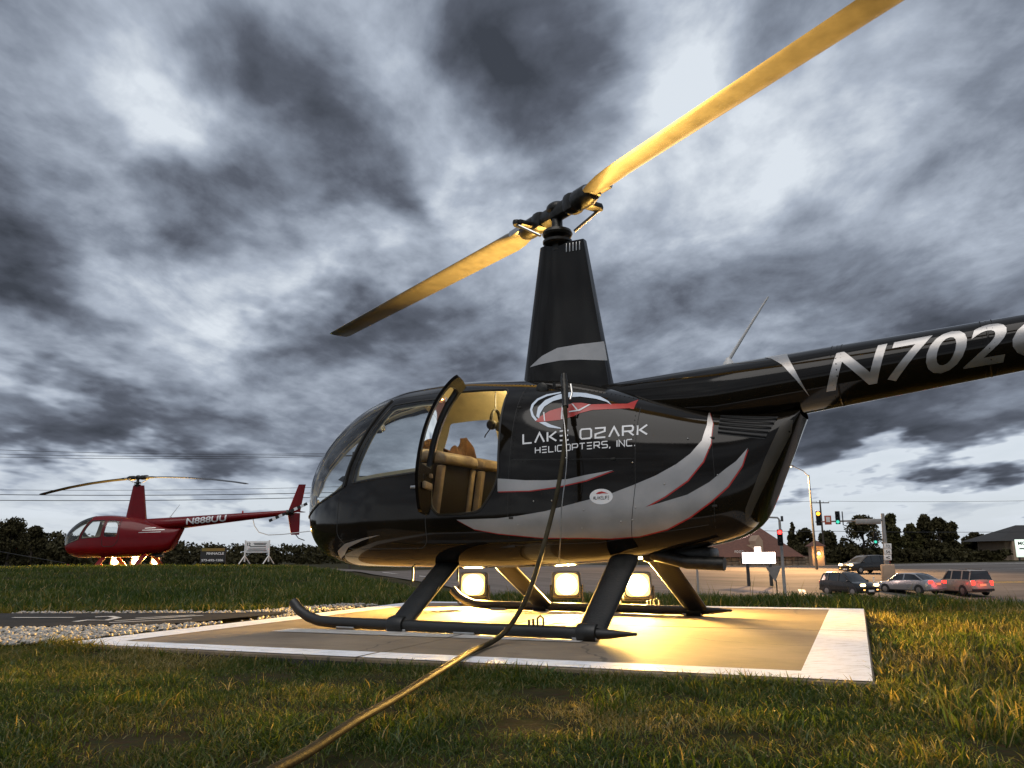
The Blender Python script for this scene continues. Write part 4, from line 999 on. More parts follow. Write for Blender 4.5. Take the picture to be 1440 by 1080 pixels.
def stones(poly, n, smin, smax, name, mat):
    P = np.array(poly); lo, hi = P.min(0), P.max(0); lo[0] = max(lo[0], -6.2); f = sdf_poly(poly)
    pts = RNG.uniform(lo, hi, (n * 4, 2)); pts = pts[f(np.c_[pts[:, 0], 0 * pts[:, 0], pts[:, 1]]) < 0][:n]
    base = np.array([(1, 0, 0), (-1, 0, 0), (0, 1, 0), (0, -1, 0), (0, 0, 1), (0, 0, -1)], float)
    tri = np.array([(0, 2, 4), (2, 1, 4), (1, 3, 4), (3, 0, 4), (2, 0, 5), (1, 2, 5), (3, 1, 5), (0, 3, 5)])
    # subdivided octahedron -> rounded pebble, 32 triangles
    vs_, fs, cache = [tuple(b) for b in base], [], {}
    def mid(a, b):
        k = (min(a, b), max(a, b))
        if k not in cache: q = np.array(vs_[a]) + np.array(vs_[b]); vs_.append(tuple(q / np.linalg.norm(q))); cache[k] = len(vs_) - 1
        return cache[k]
    for a, b, c in tri: ab, bc, ca = mid(a, b), mid(b, c), mid(c, a); fs += [(a, ab, ca), (ab, b, bc), (ca, bc, c), (ab, bc, ca)]
    S = np.array(vs_); Ft = np.array(fs); k = len(pts); VV = np.zeros((k, len(S), 3))
    for i in range(k):
        s = RNG.uniform(smin, smax); sc = s * np.array([RNG.uniform(.7, 1.3), RNG.uniform(.7, 1.3), RNG.uniform(.5, .85)]); j = 1 + RNG.uniform(-.22, .22, (len(S), 1))
        a = RNG.uniform(0, 6.28); Q = S * j * sc; c_, s_ = math.cos(a), math.sin(a)
        VV[i] = np.c_[Q[:, 0] * c_ - Q[:, 1] * s_ + pts[i, 0], Q[:, 0] * s_ + Q[:, 1] * c_ + pts[i, 1], Q[:, 2] + s * RNG.uniform(.2, 1.1)]
    FF = (Ft[None] + (np.arange(k) * len(S))[:, None, None]).reshape(-1, 3)
    return link(name, fast_mesh(name, VV.reshape(-1, 3), FF, mat, True))
M['stone'] = make_mat('white_gravel', (.20, .18, .155), .9, col2=(.55, .52, .47), vscale=30, coords='Object')
tag(link('gravel_bed', sheet_in(GRAVEL, 'gravel_bed', M['soil'], 0, .25, (-12, -1.5), (3.8, 6.8), zf=lambda X, Y: X * 0 + .004)), kind='structure')
tag(stones(GRAVEL, 7500, .006, .016, 'gravel', M['stone']), 'loose white gravel between the grass and the dark apron', 'gravel', kind='stuff')
tag(stones(GRAVEL2, 1500, .006, .015, 'gravel', M['stone']), 'thin line of white gravel behind the dark apron', 'gravel', kind='stuff')

# ------------------------------------------------------------------ grass
def grass_mat():
    m = bpy.data.materials.new('grass_blades'); m.use_nodes = True; nt = m.node_tree; N = nt.nodes.new; L = nt.links.new
    nt.nodes.remove(nt.nodes['Principled BSDF']); out = nt.nodes['Material Output']
    at_ = N('ShaderNodeAttribute'); at_.attribute_name = 'dry'
    r = N('ShaderNodeValToRGB'); cr = r.color_ramp
    for p, c in ((.35, (.048, .080, .012)), (.6, (.098, .110, .021)), (.8, (.16, .12, .036))): e = cr.elements.new(p); e.color = (*c, 1)
    cr.elements[0].color = (.020, .042, .006, 1); cr.elements[-1].color = (.34, .27, .11, 1)
    L(at_.outputs['Fac'], r.inputs[0])
    d = N('ShaderNodeBsdfDiffuse'); t = N('ShaderNodeBsdfTranslucent'); g = N('ShaderNodeBsdfGlossy'); g.inputs['Roughness'].default_value = .45; g.inputs['Color'].default_value = (.6, .6, .55, 1)
    L(r.outputs[0], d.inputs[0])
    br = N('ShaderNodeMix'); br.data_type = 'RGBA'; br.blend_type = 'MULTIPLY'; br.inputs['Factor'].default_value = 1; L(r.outputs[0], br.inputs[6]); br.inputs[7].default_value = (1.5, 1.5, .9, 1); L(br.outputs[2], t.inputs[0])
    m1 = N('ShaderNodeMixShader'); m1.inputs[0].default_value = .42; L(d.outputs[0], m1.inputs[1]); L(t.outputs[0], m1.inputs[2])
    m2 = N('ShaderNodeMixShader'); m2.inputs[0].default_value = .04; L(m1.outputs[0], m2.inputs[1]); L(g.outputs[0], m2.inputs[2]); L(m2.outputs[0], out.inputs[0])
    return m
M['grass'] = grass_mat()
_pad_poly = sdf_poly([pad(-.0, -.0)[:2], pad(PA, 0)[:2], pad(PA, PD)[:2], pad(0, PD)[:2]])
_ap, _gr, _gr2, _rd = sdf_poly(APRON), sdf_poly(GRAVEL), sdf_poly(GRAVEL2), sdf_poly(ROAD)
def lump_noise(P, s, seed):
    r = np.random.default_rng(seed); v = np.zeros(len(P))
    for k in range(7):
        a = r.uniform(0, 6.28); f = s * r.uniform(.5, 2.2); v += np.sin((P[:, 0] * math.cos(a) + P[:, 1] * math.sin(a)) * f + r.uniform(0, 6.28))
    return v / 7 * 1.6
def scatter(name, label, n, xr, yr, keep, hfun, width, dryfun, near_bias=0.0, matt=.7, pad_min=.02):
    P = RNG.uniform((xr[0], yr[0]), (xr[1], yr[1]), (n * 3, 2))
    if near_bias: P[:, 1] = yr[0] + (yr[1] - yr[0]) * RNG.uniform(0, 1, n * 3) ** near_bias
    vis = np.abs(P[:, 0]) < .78 * P[:, 1] + .9
    Q = np.c_[P[:, 0], 0 * P[:, 0], P[:, 1]]
    ok = vis & (_pad_poly(Q) > pad_min) & (_ap(Q) > .03) & (_gr(Q) > .02) & (_gr2(Q) > .0) & (_rd(Q) > .1) & keep(P, Q)
    ok &= RNG.uniform(0, 1, len(P)) < .66 + .7 * lump_noise(P, 12, 21)
    P = P[ok][:n]; n = len(P)
    if n == 0: return
    Q = np.c_[P[:, 0], 0 * P[:, 0], P[:, 1]]
    z = ground_z(P[:, 0], P[:, 1]); h = hfun(P, Q) * RNG.uniform(.45, 1.25, n); a = RNG.uniform(0, 6.28, n); lean = RNG.uniform(.1, 1.5, n) * h * matt; la = RNG.uniform(0, 6.28, n)
    w = width * RNG.uniform(.6, 1.4, n) * (.6 + .4 * h / h.mean())
    wx, wy = np.cos(a) * w, np.sin(a) * w; lx, ly_ = np.cos(la) * lean, np.sin(la) * lean
    base = np.c_[P, z - .005]
    sag = 1 / np.sqrt(1 + (lean / h) ** 2 * .5)
    def lv(k, fx, fh): return base + np.c_[lx * fx, ly_ * fx, h * fh * sag]
    b0, b1, tip = base, lv(0, .35, .58), lv(0, 1.0, .92)
    W = np.c_[wx, wy, 0 * wx]
    V = np.stack([b0 - W, b0 + W, b1 + W * .8, b1 - W * .8, tip + W * .12, tip - W * .12], 1).reshape(-1, 3)
    i = np.arange(n)[:, None] * 6
    F = np.concatenate([i + np.array([[0, 1, 2, 3]]), i + np.array([[3, 2, 4, 5]])], 0)
    me = fast_mesh(name, V, F, M['grass'], True)
    dry = np.clip(dryfun(P, Q) + RNG.normal(0, .18, n), 0, 1); dry = np.where(RNG.uniform(0, 1, n) < .07, RNG.uniform(.8, 1, n), dry)
    at_ = me.attributes.new('dry', 'FLOAT', 'POINT'); at_.data.foreach_set('value', np.repeat(dry, 6).astype(np.float32))
    return tag(link(name, me), label, 'grass', kind='stuff')
on_top = lambda P, Q: edge_dist(P[:, 0], P[:, 1]) < 1.2
near_edge = lambda Q: np.exp(-np.maximum(_pad_poly(Q), 0) / .12)
scatter('grass', 'short worn lawn in the foreground in front of the pad', 150000, (-4.4, 2.6), (1.75, 5.3), lambda P, Q: (P[:, 1] < 5.2) & ((P - np.array(PB)) @ np.array(PV) < .02) & (P[:, 0] < 2.4),
        lambda P, Q: .032 + .012 * lump_noise(P, 5, 1) + .045 * near_edge(Q) + .05 * np.exp(-np.abs(_gr(Q)) / .25), .0019, lambda P, Q: .40 + .30 * lump_noise(P, 3.2, 2) + .16 * lump_noise(P, 9, 12) + .22 * near_edge(Q), .9, 1.15)
scatter('grass', 'scattered taller tufts standing in the foreground lawn', 16000, (-3.4, 2.6), (1.75, 5.2), lambda P, Q: ((P - np.array(PB)) @ np.array(PV) < .0) & (lump_noise(P, 8, 33) > .42),
        lambda P, Q: .062 + .012 * lump_noise(P, 9, 34), .0024, lambda P, Q: .34 + .2 * lump_noise(P, 6, 35), .9, .8)
scatter('grass', 'ragged grass blades creeping over the rim of the concrete pad', 5200, (-3.2, 3.6), (3.1, 9.6), lambda P, Q: (_pad_poly(Q) < .07), lambda P, Q: .055 + .02 * lump_noise(P, 9, 41), .0024, lambda P, Q: .55 + .2 * lump_noise(P, 5, 42), 0, 1.0, -.035)
scatter('grass', 'taller yellowing grass beside the right edge of the pad', 74000, (1.3, 9.5), (2.2, 9.6), lambda P, Q: on_top(P, Q) & ((P - np.array(PB)) @ np.array(PU) < -.01),
        lambda P, Q: .068 + .028 * lump_noise(P, 4, 3), .0030, lambda P, Q: .55 + .25 * lump_noise(P, 2.2, 4), 1.0)
scatter('grass', 'strip of rough grass behind the far edge of the pad', 22000, (-3.4, 5), (7.3, 11.6), lambda P, Q: on_top(P, Q) & ((P - np.array(PB)) @ np.array(PV) > PD),
        lambda P, Q: .11 + .04 * lump_noise(P, 4, 5), .0040, lambda P, Q: .36 + .2 * lump_noise(P, 2, 6))
scatter('grass', 'green mown bank between the gravel and the red helicopter', 130000, (-28, 0), (7.4, 33), lambda P, Q: on_top(P, Q) & ((P - np.array(PB)) @ np.array(PU) > PA),
        lambda P, Q: .10 + .03 * lump_noise(P, 2, 7) + .04 * np.clip((P[:, 1] - 20) / 10, 0, 1), .0060, lambda P, Q: .28 + .20 * lump_noise(P, 1.6, 8) + .35 * np.exp(-np.minimum(np.abs(_gr2(Q)), np.abs(_ap(Q))) / .22), 1.7)
scatter('grass', 'sparse tall seed stalks standing in the grass behind the pad', 150, (-4, 6), (8.2, 11.8), lambda P, Q: on_top(P, Q) & ((P - np.array(PB)) @ np.array(PV) > PD + .2), lambda P, Q: .27 + 0 * P[:, 0], .0022, lambda P, Q: .85 + 0 * P[:, 0], 0, .35)
# broad-leaved weed at the pad edge
def weed(px, py, s, label):
    t = thing('weed', label, 'weed', (px, py, gz(px, py)))
    for k in range(13):
        a = k * 2.4; l = s * random.uniform(.7, 1.1); el = random.uniform(.35, 1.1); rings = []; mb = MB(); V = []
        for j in range(6):
            u = j / 5; r_ = l * u; zz = l * (math.sin(el) * u - .35 * u * u); w = s * .20 * math.sin(math.pi * min(1, u * .9 + .08)) + .001; c, s_ = math.cos(a), math.sin(a)
            for q in (-1, 1): V.append((c * r_ * math.cos(el) - s_ * w * q, s_ * r_ * math.cos(el) + c * w * q, zz + .004))
        mb.add(V, [(2 * i, 2 * i + 2, 2 * i + 3, 2 * i + 1) for i in range(5)]).build('leaf', M['leaf'], t)
M['leaf'] = make_mat('weed_leaf', (.045, .075, .016), .6, var=.3, vscale=12)
weed(pad(1.35, -.06)[0], pad(1.35, -.06)[1], .085, 'leafy green weed at the near white edge of the pad')

# ------------------------------------------------------------------ fuel hose and its nozzle
M['hose'] = make_mat('hose_rubber', (.045, .038, .024), .55, spec=0.01, var=.35, vscale=9, bump=.12, bscale=90)
HP = [(0.37, 5.60, 1.62), (0.368, 5.54, 1.50), (0.361, 5.451, 1.373), (0.337, 5.373, 1.145), (0.289, 5.284, 0.904), (0.226, 5.194, 0.675), (0.157, 5.095, 0.457), (0.088, 5.008, 0.271), (0.018, 4.94, 0.151), (-0.053, 4.86, 0.065), (-0.13, 4.70, 0.024), (-0.22, 4.28, 0.024), (-0.31, 3.60, 0.03), (-0.41, 2.99, 0.022), (-0.475, 2.55, 0.026), (-0.525, 2.22, 0.02), (-0.565, 1.96, 0.024), (-0.60, 1.68, 0.02), (-.7, .9, .04), (-1.2, .2, .03)]
def smooth_path(P, k=6):
    P = [Vector(p) for p in P]; out = []
    for i in range(len(P) - 1):
        p0, p1, p2, p3 = P[max(i - 1, 0)], P[i], P[i + 1], P[min(i + 2, len(P) - 1)]
        for j in range(k):
            t = j / k; out.append(.5 * ((2 * p1) + (p2 - p0) * t + (2 * p0 - 5 * p1 + 4 * p2 - p3) * t * t + (3 * p1 - p0 - 3 * p2 + p3) * t ** 3))
    return out + [P[-1]]
tag(MB().tube(smooth_path(HP), .0145, 14).build('fuel_hose', M['hose']), 'black fuel hose running across the lawn up to the black helicopter', 'hose')
nz_ = thing('fuel_nozzle', 'grey fuel nozzle stuck in the filler below the rotor mast', 'nozzle', (0.372, 5.63, 1.66))
MB().tube([(-.002, -.09, -.16), (0, -.03, -.04), (0, .01, .05), (0, .02, .10)], [.022, .024, .026, .02], 12).build('barrel', M['hub'], nz_)
MB().tube([(.035, -.05, -.10), (.05, -.03, -.05), (.045, .0, .02)], .008, 8).build('lever', M['steel'], nz_)
MB().tube([(-.03, -.01, .0), (-.07, -.02, -.01), (-.075, -.02, .03)], .012, 8).build('cap', M['hub'], nz_)
CB = [(0.342, 5.438, 1.454), (0.353, 5.409, 1.342), (0.358, 5.338, 1.141), (0.345, 5.322, 0.999), (0.317, 5.315, 0.805), (0.305, 5.345, 0.588), (0.299, 5.462, 0.452)]
tag(MB().tube(smooth_path(CB), .0035, 6).build('grounding_cable', M['steel']), 'thin grounding cable hanging beside the fuel hose', 'cable')

# jacket on the pilot seat, headset
def to_world(x, y, z): c, s = math.cos(HELI_TH), math.sin(HELI_TH); return Vector((HELI[0] + c * x - s * y, HELI[1] + s * x + c * y, z))
def jacket():
    n, k = 26, 18; V = []
    for i in range(n):
        for j in range(k):
            u, w = i / (n - 1), j / (k - 1); yy = (u - .5) * .40; s_ = (w - .5) * 2          # cloth hung over the seat top
            top = .13 + .055 * math.sin(u * 5.2 + .6) + .03 * math.sin(u * 11); drop = abs(s_) ** 1.5 * (.22 + .04 * math.sin(u * 7))
            fold = .022 * math.sin(u * 19 + s_ * 3) * abs(s_) + .012 * math.sin(u * 33 + s_ * 5)
            V.append((s_ * .085 + fold + .03 * math.sin(u * 6), yy * (1 - .15 * abs(s_)) + .01 * math.sin(s_ * 9 + u * 8), top - drop + .012 * math.sin(u * 27 + s_ * 7)))
    mb = MB().add(V, [(i * k + j, i * k + j + 1, (i + 1) * k + j + 1, (i + 1) * k + j) for i in range(n - 1) for j in range(k - 1)])
    o = mb.build('jacket', M['brown'], smooth=80); o.location = to_world(.93, .04, 1.26); o.rotation_euler = (0, 0, HELI_TH)
    sm = o.modifiers.new('thickness', 'SOLIDIFY'); sm.thickness = .012; ss = o.modifiers.new('soft', 'SUBSURF'); ss.levels = 1; ss.render_levels = 1
    return o
tag(jacket(), 'brown jacket heaped over the front seat inside the black helicopter', 'jacket')
hs = thing('headset', 'dark headset hanging from the cabin ceiling of the black helicopter', 'headset', to_world(.58, .02, 1.50), HELI_TH)
MB().tube([(0, .07 * math.cos(t), .05 + .10 * math.sin(t)) for t in np.linspace(0, math.pi, 12)], .008, 6, flat=2).build('headband', M['panel'], hs)
for s in (1, -1): MB().lathe([(.03, -.022), (.04, -.015), (.04, .012), (.028, .022)], (0, s * .065, .02), 16, 'y').build('ear_cup', M['panel'], hs)
MB().tube([(0, .065, .0), (.06, .06, -.06), (.09, .02, -.07)], .005, 6).build('microphone_boom', M['panel'], hs)
MB().tube([(0, -.065, .0), (-.01, -.07, -.12), (.0, -.06, -.28), (-.02, -.05, -.40)], .005, 6).build('cord', M['panel'], hs)
MB().tube([(0, 0, .15), (0, 0, .30)], .006, 6).build('hanger', M['panel'], hs)

# ------------------------------------------------------------------ pad floodlights
FLOOD_W = 540.0
FLOOD_COL = (1.0, .57, .13)
M['floodlens'] = make_mat('lit_flood_lens', (.9, .8, .6), .3, emit=(1, .86, .55), estr=22); M['floodlens'].cycles.emission_sampling = 'NONE'
M['floodglare'] = make_mat('flood_reflector_glare', (.9, .6, .2), .3, emit=(1, .60, .14), estr=3.2); M['floodglare'].cycles.emission_sampling = 'NONE'  # amber emission put round the lens to imitate the lamp's glare
M['floodbody'] = make_mat('flood_housing', (.03, .03, .03), .5, var=.3, vscale=20)
def floodlight(loc, aim, label, power, group, size=1.0):
    d = Vector(aim) - Vector(loc); rz = math.atan2(d.y, d.x) - math.pi / 2
    t = thing('floodlight', label, 'floodlight', loc, rz, group)          # faces local +y
    s = size; tilt = Matrix.Rotation(R(14), 3, 'X'); c = Vector((0, 0, .20 * s))
    def tl(mb): mb.v = [tuple(tilt @ Vector(p) + c) for p in mb.v]; return mb
    tl(MB().box((0, -.02 * s, 0), (.29 * s, .09 * s, .27 * s), ch=.03 * s)).build('housing', M['floodbody'], t)
    tl(MB().prism(round_poly([(-.115 * s, -.105 * s), (.115 * s, -.105 * s), (.115 * s, .105 * s), (-.115 * s, .105 * s)], .06 * s, 6), lambda a, b, q: (a, q, b), .020 * s, .028 * s)).build('glare_reflector', M['floodglare'], t)  # plate behind the lens, made to glow amber like glare
    tl(MB().lathe([(.098 * s, .028 * s), (.09 * s, .036 * s), (.05 * s, .044 * s), (.01 * s, .046 * s)], (0, 0, 0), 24, 'y')).build('lens', M['floodlens'], t)
    tl(MB().tube([(a, .03 * s, b) for a, b in (lambda P_: P_ + P_[:1])(round_poly([(-.125 * s, -.115 * s), (.125 * s, -.115 * s), (.125 * s, .115 * s), (-.125 * s, .115 * s)], .06 * s, 6))], .012 * s, 6, caps=False)).build('bezel', M['floodbody'], t)
    for k in range(6): tl(MB().box(((-.10 + k * .04) * s, -.08 * s, 0), (.008 * s, .05 * s, .2 * s))).build('fin', M['floodbody'], t)
    MB().tube([(-.155 * s, 0, .20 * s), (-.155 * s, 0, .035 * s), (-.13 * s, 0, .012), (.13 * s, 0, .012), (.155 * s, 0, .035 * s), (.155 * s, 0, .20 * s)], .010 * s, 6).build('yoke', M['floodbody'], t)
    MB().box((0, 0, .006), (.20 * s, .14 * s, .012)).build('base_plate', M['floodbody'], t)
    lp = tilt @ Vector((0, .052 * s, 0)) + c; tg = tilt @ Vector((0, 1.0, 0)) + c
    lamp('flood_lamp', 'AREA', lp, t, power, FLOOD_COL, .18 * s, target=tg).data.shape = 'DISK'
    return t
for (x, y, n) in ((-.40, 8.32, 'left'), (.52, 8.21, 'middle'), (1.16, 7.86, 'right')):
    floodlight((x, y, .0), (-.4 + x * 1.5, 2.5, .0), 'lit square floodlight on the pad behind the black helicopter, %s of the three' % ('leftmost' if n == 'left' else 'rightmost' if n == 'right' else 'middle'), FLOOD_W, 'floodlights on the pad')

# ------------------------------------------------------------------ red helicopter on its own pad
def marks_red(H, fair, boom):
    tv, tf = text_flat('N888UU', bold=.02, space=.98)
    def reg(s, t): x = -2.0 - s * 1.42; c, r_ = BOOM(x); return (x, c - .10 + t * .22)
    letters('letter', ([reg(s, t) for s, t in tv], tf), M['whitevinyl'], on_boom(.004), boom)
    body = [o for o in H.children if o.name.startswith('fuselage')][0]
    for k, (x0, x1, z) in enumerate(((-.55, -1.25, 1.33), (-.45, -1.15, 1.25), (-.62, -.95, 1.40))):
        decal('stripe', poly_flat([(x0, z), (x1, z + .02), (x1, z + .045), (x0, z + .02)]), M['silver'], on_shell(.004), body)
RED_P = at(185, 780, 29.5); RED_P.z = .06
red = helicopter('red helicopter with drooping rotor blades parked beyond the grass bank', RED_P, R(177), M['red'], M['redskid'], R(157) - R(177), 0.0, 0, marks_red, coarse=True, tip_droop=.42, blade='bladedark')
pr = tag(link('far_pad', None), kind='structure')
c_ = Vector((RED_P.x, RED_P.y)); MB().add([(c_.x + a, c_.y + b, RED_P.z - .004) for a, b in ((-3, -2.6), (3, -2.6), (3, 2.6), (-3, 2.6))] + [(c_.x + a, c_.y + b, RED_P.z - .3) for a, b in ((-3, -2.6), (3, -2.6), (3, 2.6), (-3, 2.6))], [(0, 1, 2, 3), (0, 4, 5, 1), (1, 5, 6, 2), (2, 6, 7, 3), (3, 7, 4, 0)]).build('slab', M['concrete'], pr, smooth=0)
for u, w in ((162, 'under its cabin'), (191, 'below its mast'), (219, 'below its tail boom')):
    p = at(u, 788, 31.2); floodlight((p.x, p.y, RED_P.z), (p.x * .8, 10, 0), 'small lit floodlight behind the red helicopter, %s' % w, FLOOD_W * 1.2, 'floodlights at the red helicopter', 1.25)

# ------------------------------------------------------------------ utility poles and wires
M['wood'] = make_mat('weathered_pole', (.055, .045, .035), .85, var=.3, vscale=6, aniso=(6, 6, .5))
M['galv'] = make_mat('galvanised_steel', (.30, .29, .27), .5, metal=.4, var=.15, vscale=4)
M['wire'] = make_mat('wire', (.03, .03, .032), .6)
M['darkmetal'] = make_mat('dark_metal', (.03, .03, .03), .5, var=.2)
def pole(p, top_z, label, arm, arm_dir, name='utility_pole', shift=0.0):
    g = gz(p.x, p.y); t = thing(name, label, 'utility pole', (p.x, p.y, g)); h = top_z - g
    MB().tube([(0, 0, -.3), (0, 0, h * .5), (0, 0, h)], [.15, .13, .10], 10).build('post', M['wood'], t)
    ax = Vector(arm_dir).normalized(); z = h - .35
    MB().box(ax * arm * shift + Vector((0, 0, z)), (arm, .10, .12), rot=Matrix.Rotation(math.atan2(ax.y, ax.x), 3, 'Z')).build('crossarm', M['wood'], t)
    for k in (-.48, -.18, .18, .48): q = ax * arm * (k + shift); MB().lathe([(.03, 0), (.05, .05), (.03, .09), (.05, .12), (.02, .17)], (q.x, q.y, z + .06), 8).build('insulator', M['antenna'], t)
    return t, [Vector((p.x, p.y, g)) + ax * arm * (k + shift) + Vector((0, 0, z + .22)) for k in (-.48, -.18, .18, .48)]
def wire(a, b, sag, label, group, r=.022):
    pts = [Vector(a).lerp(Vector(b), k / 20) - Vector((0, 0, sag * 4 * (k / 20) * (1 - k / 20))) for k in range(21)]
    tag(MB().tube(pts, r, 5).build('power_line', M['wire']), label, 'wire', group)
pA = at(1153, 705, 112); tA, iA = pole(pA, pA.z + .15, 'wooden utility pole with crossarm behind the traffic lights', 2.6, (1, .12, 0))
pR = at(1800, 690, 120)
wire(iA[3], (pR.x, pR.y, pR.z), .6, 'upper power line running right from the pole behind the traffic lights', 'power lines on the right')
wire(tA.location + Vector((0, 0, 4.4)), at(1800, 738, 118), .5, 'lower line running right from the pole, just above the trees', 'power lines on the right', .035)
wire(tA.location + Vector((0, 0, 4.4)), at(1000, 742, 112), .2, 'lower line running left from the pole behind the traffic lights', 'power lines on the right', .03)
wire(iA[1], at(700, 700, 115), .5, 'upper line running left from the pole behind the traffic lights', 'power lines on the right')
pB = at(497, 640, 75); tB, iB = pole(pB, pB.z + .3, 'wooden utility pole seen through the black helicopter windshield', 2.9, (1, -.05, 0), shift=-.42)
for k, (v0, n) in enumerate(((623, 'topmost'), (631, 'second'), (637, 'third'))):
    q = at(-260, v0 - 4, 80); wire(iB[0 if k < 2 else 1] + Vector((0, 0, -.12 * k)), q, .5, '%s of the high power lines left of the black helicopter' % n, 'power lines on the left')
for k, (v0, v1, n, r) in enumerate(((684, 686, 'top', .018), (690, 694, 'middle', .03), (699, 700, 'bottom', .03))):
    wire(at(-260, v0, 62), at(520, v1 - 3, 72), .35, '%s wire of the three passing behind the red helicopter' % n, 'power lines on the left', r)
# guy wire at the far left
wire(at(-60, 765, 42), at(92, 792, 40), .0, 'pale guy wire slanting down in front of the wood', 'power lines on the left', .012)

# ------------------------------------------------------------------ trees
def leaf_mat(name, a, b):
    m = make_mat(name, a, .8, col2=b, vscale=.7, spec=.2); return m
M['leafdark'] = leaf_mat('dark_foliage', (.028, .026, .010), (.060, .050, .018)); M['leafmid'] = leaf_mat('olive_foliage', (.040, .042, .012), (.075, .065, .022)); M['bark'] = make_mat('bark', (.05, .038, .028), .9, var=.3, vscale=3)
def leaves(centres, radii, n, size, flat=1.0):
    C_ = np.array(centres, float); Rr = np.array(radii, float); w = Rr ** 2; k = RNG.choice(len(C_), n, p=w / w.sum())
    d = RNG.normal(0, 1, (n, 3)); d /= np.linalg.norm(d, axis=1, keepdims=True); rr = RNG.uniform(0.25, 1.08, n) ** .6
    P = C_[k] + d * (Rr[k] * rr)[:, None] * np.array([1, 1, flat]); s = size * RNG.uniform(.5, 1.4, n)
    a = RNG.normal(0, 1, (n, 3)); a /= np.linalg.norm(a, axis=1, keepdims=True); b = np.cross(a, RNG.normal(0, 1, (n, 3))); b /= np.maximum(np.linalg.norm(b, axis=1, keepdims=True), 1e-6)
    A, B = a * s[:, None], b * (s * .6)[:, None]
    return np.stack([P - A, P - B * .9, P + A * .9, P + B], 1).reshape(-1, 3), np.arange(n * 4).reshape(-1, 4)
def tree(p, h, w, label, kind='round', n=2600, leaf=.20, mat='leafdark', group='trees behind the junction'):
    g = gz(p[0], p[1]); t = thing('tree', label, 'tree', (p[0], p[1], g), 0, group); hw = w / 2
    cs, rs = [], []; rnd = random.Random(int(p[0] * 31 + p[1] * 7))
    tr = MB().tube([(0, 0, -.3), (.1, 0, h * .35), (.05, .1, h * .7), (0, 0, h * .92)], [h * .035, h * .026, h * .014, h * .004], 8)
    if kind == 'cone':
        for k in range(22):
            u = k / 21; rr = hw * (1.02 - u) ** .8 * .55 + .12; a = rnd.uniform(0, 6.28); o = hw * (1 - u) ** .9 * rnd.uniform(.25, .65); cs.append((math.cos(a) * o, math.sin(a) * o, h * (.12 + .86 * u))); rs.append(rr)
    else:
        for k in range(26):
            u = rnd.uniform(0, 1); a = rnd.uniform(0, 6.28); pr_ = math.sin(math.pi * (.18 + .74 * u)) ; o = hw * pr_ * rnd.uniform(.35, .85); cs.append((math.cos(a) * o, math.sin(a) * o, h * (.10 + .82 * u))); rs.append(max(hw * rnd.uniform(.24, .42), h * rnd.uniform(.07, .12)))
        cs.append((0, 0, h * .88)); rs.append(h * .11)
        for c in cs[:9]: tr.tube([(0, 0, max(h * .2, c[2] * .6)), (c[0] * .5, c[1] * .5, c[2] * .82), c], [h * .012, h * .008, h * .003], 5)
    tr.build('trunk', M['bark'], t)
    V, F = leaves(cs, rs, n, leaf); link('crown', fast_mesh('crown', V, F, M[mat], False), t)
    return t
TREES = [  # u, top v, base v, width px, distance, kind, label
    (1217, 726, 795, 52, 118, 'round', 'broad dark tree directly behind the street name sign on the mast arm'),
    (1259, 722, 795, 34, 120, 'round', 'tall loose tree just right of the mast arm pole'),
    (1286, 735, 795, 30, 124, 'round', 'thin gappy tree second right of the mast arm pole'),
    (1306, 724, 795, 36, 126, 'round', 'tallest upright tree of the clump right of the mast arm pole'),
    (1325, 727, 795, 34, 122, 'round', 'upright tree right of the tallest one in the clump'),
    (1344, 734, 795, 30, 124, 'round', 'rightmost upright tree of the tall clump'),
    (1378, 750, 793, 36, 128, 'round', 'low rounded dark tree standing alone above the far road'),
    (1404, 759, 793, 18, 130, 'cone', 'small sapling left of the tan building at the right edge'),
    (1118, 735, 792, 20, 135, 'cone', 'pointed tree behind the red traffic light'),
    (1136, 742, 792, 36, 138, 'round', 'rounded tree behind the streetlight pole'),
    (1163, 748, 792, 40, 136, 'round', 'rounded tree between the utility pole and the mast arm'),
    (1185, 764, 792, 20, 130, 'cone', 'small pointed tree left of the broad dark tree'),
    (10, 731, 790, 60, 105, 'round', 'tall open crowned tree at the far left edge of the photo'),
    (42, 742, 790, 40, 112, 'round', 'shorter tree second from the left edge of the photo'),
]
for (u, vt, vb, wpx, Y, kind, lab) in TREES:
    p = at(u, vb, Y); g = gz(p.x, p.y); top = at(u, vt, Y).z
    tree((p.x, p.y), top - g, wpx * Y / FPX * (1.05 if kind == 'round' else 1.15), lab, kind, 4600, .23 * Y / 120, 'leafmid' if 'gappy' in lab or 'loose' in lab else 'leafdark', 'trees behind the junction' if u > 500 else 'trees at the left edge')
def wood(name, label, spans, n_per, leaf, mat):
    cs, rs = [], []
    for (u0, u1, vt0, vt1, Y0, Y1, num) in spans:
        for k in range(num):
            s = (k + random.random()) / num; u = u0 + (u1 - u0) * s; Y = random.uniform(Y0, Y1); top = at(u, vt0 + (vt1 - vt0) * s + random.uniform(-2.0, 4), Y); g = gz(top.x, top.y); h = max(top.z - g, 1.0)
            for q in range(7):
                rr = h * random.uniform(.16, .26); zc = g + h * random.uniform(.12, .86); zc = min(zc, top.z - rr * .9); cs.append((top.x + random.uniform(-.45, .45) * h, top.y + random.uniform(-.3, .3) * h, zc)); rs.append(rr)
            cs.append((top.x, top.y, top.z - h * .16)); rs.append(h * .16)
    V, F = leaves(cs, rs, n_per, leaf); tag(link(name, fast_mesh(name, V, F, M[mat], False)), label, 'wood', kind='stuff')
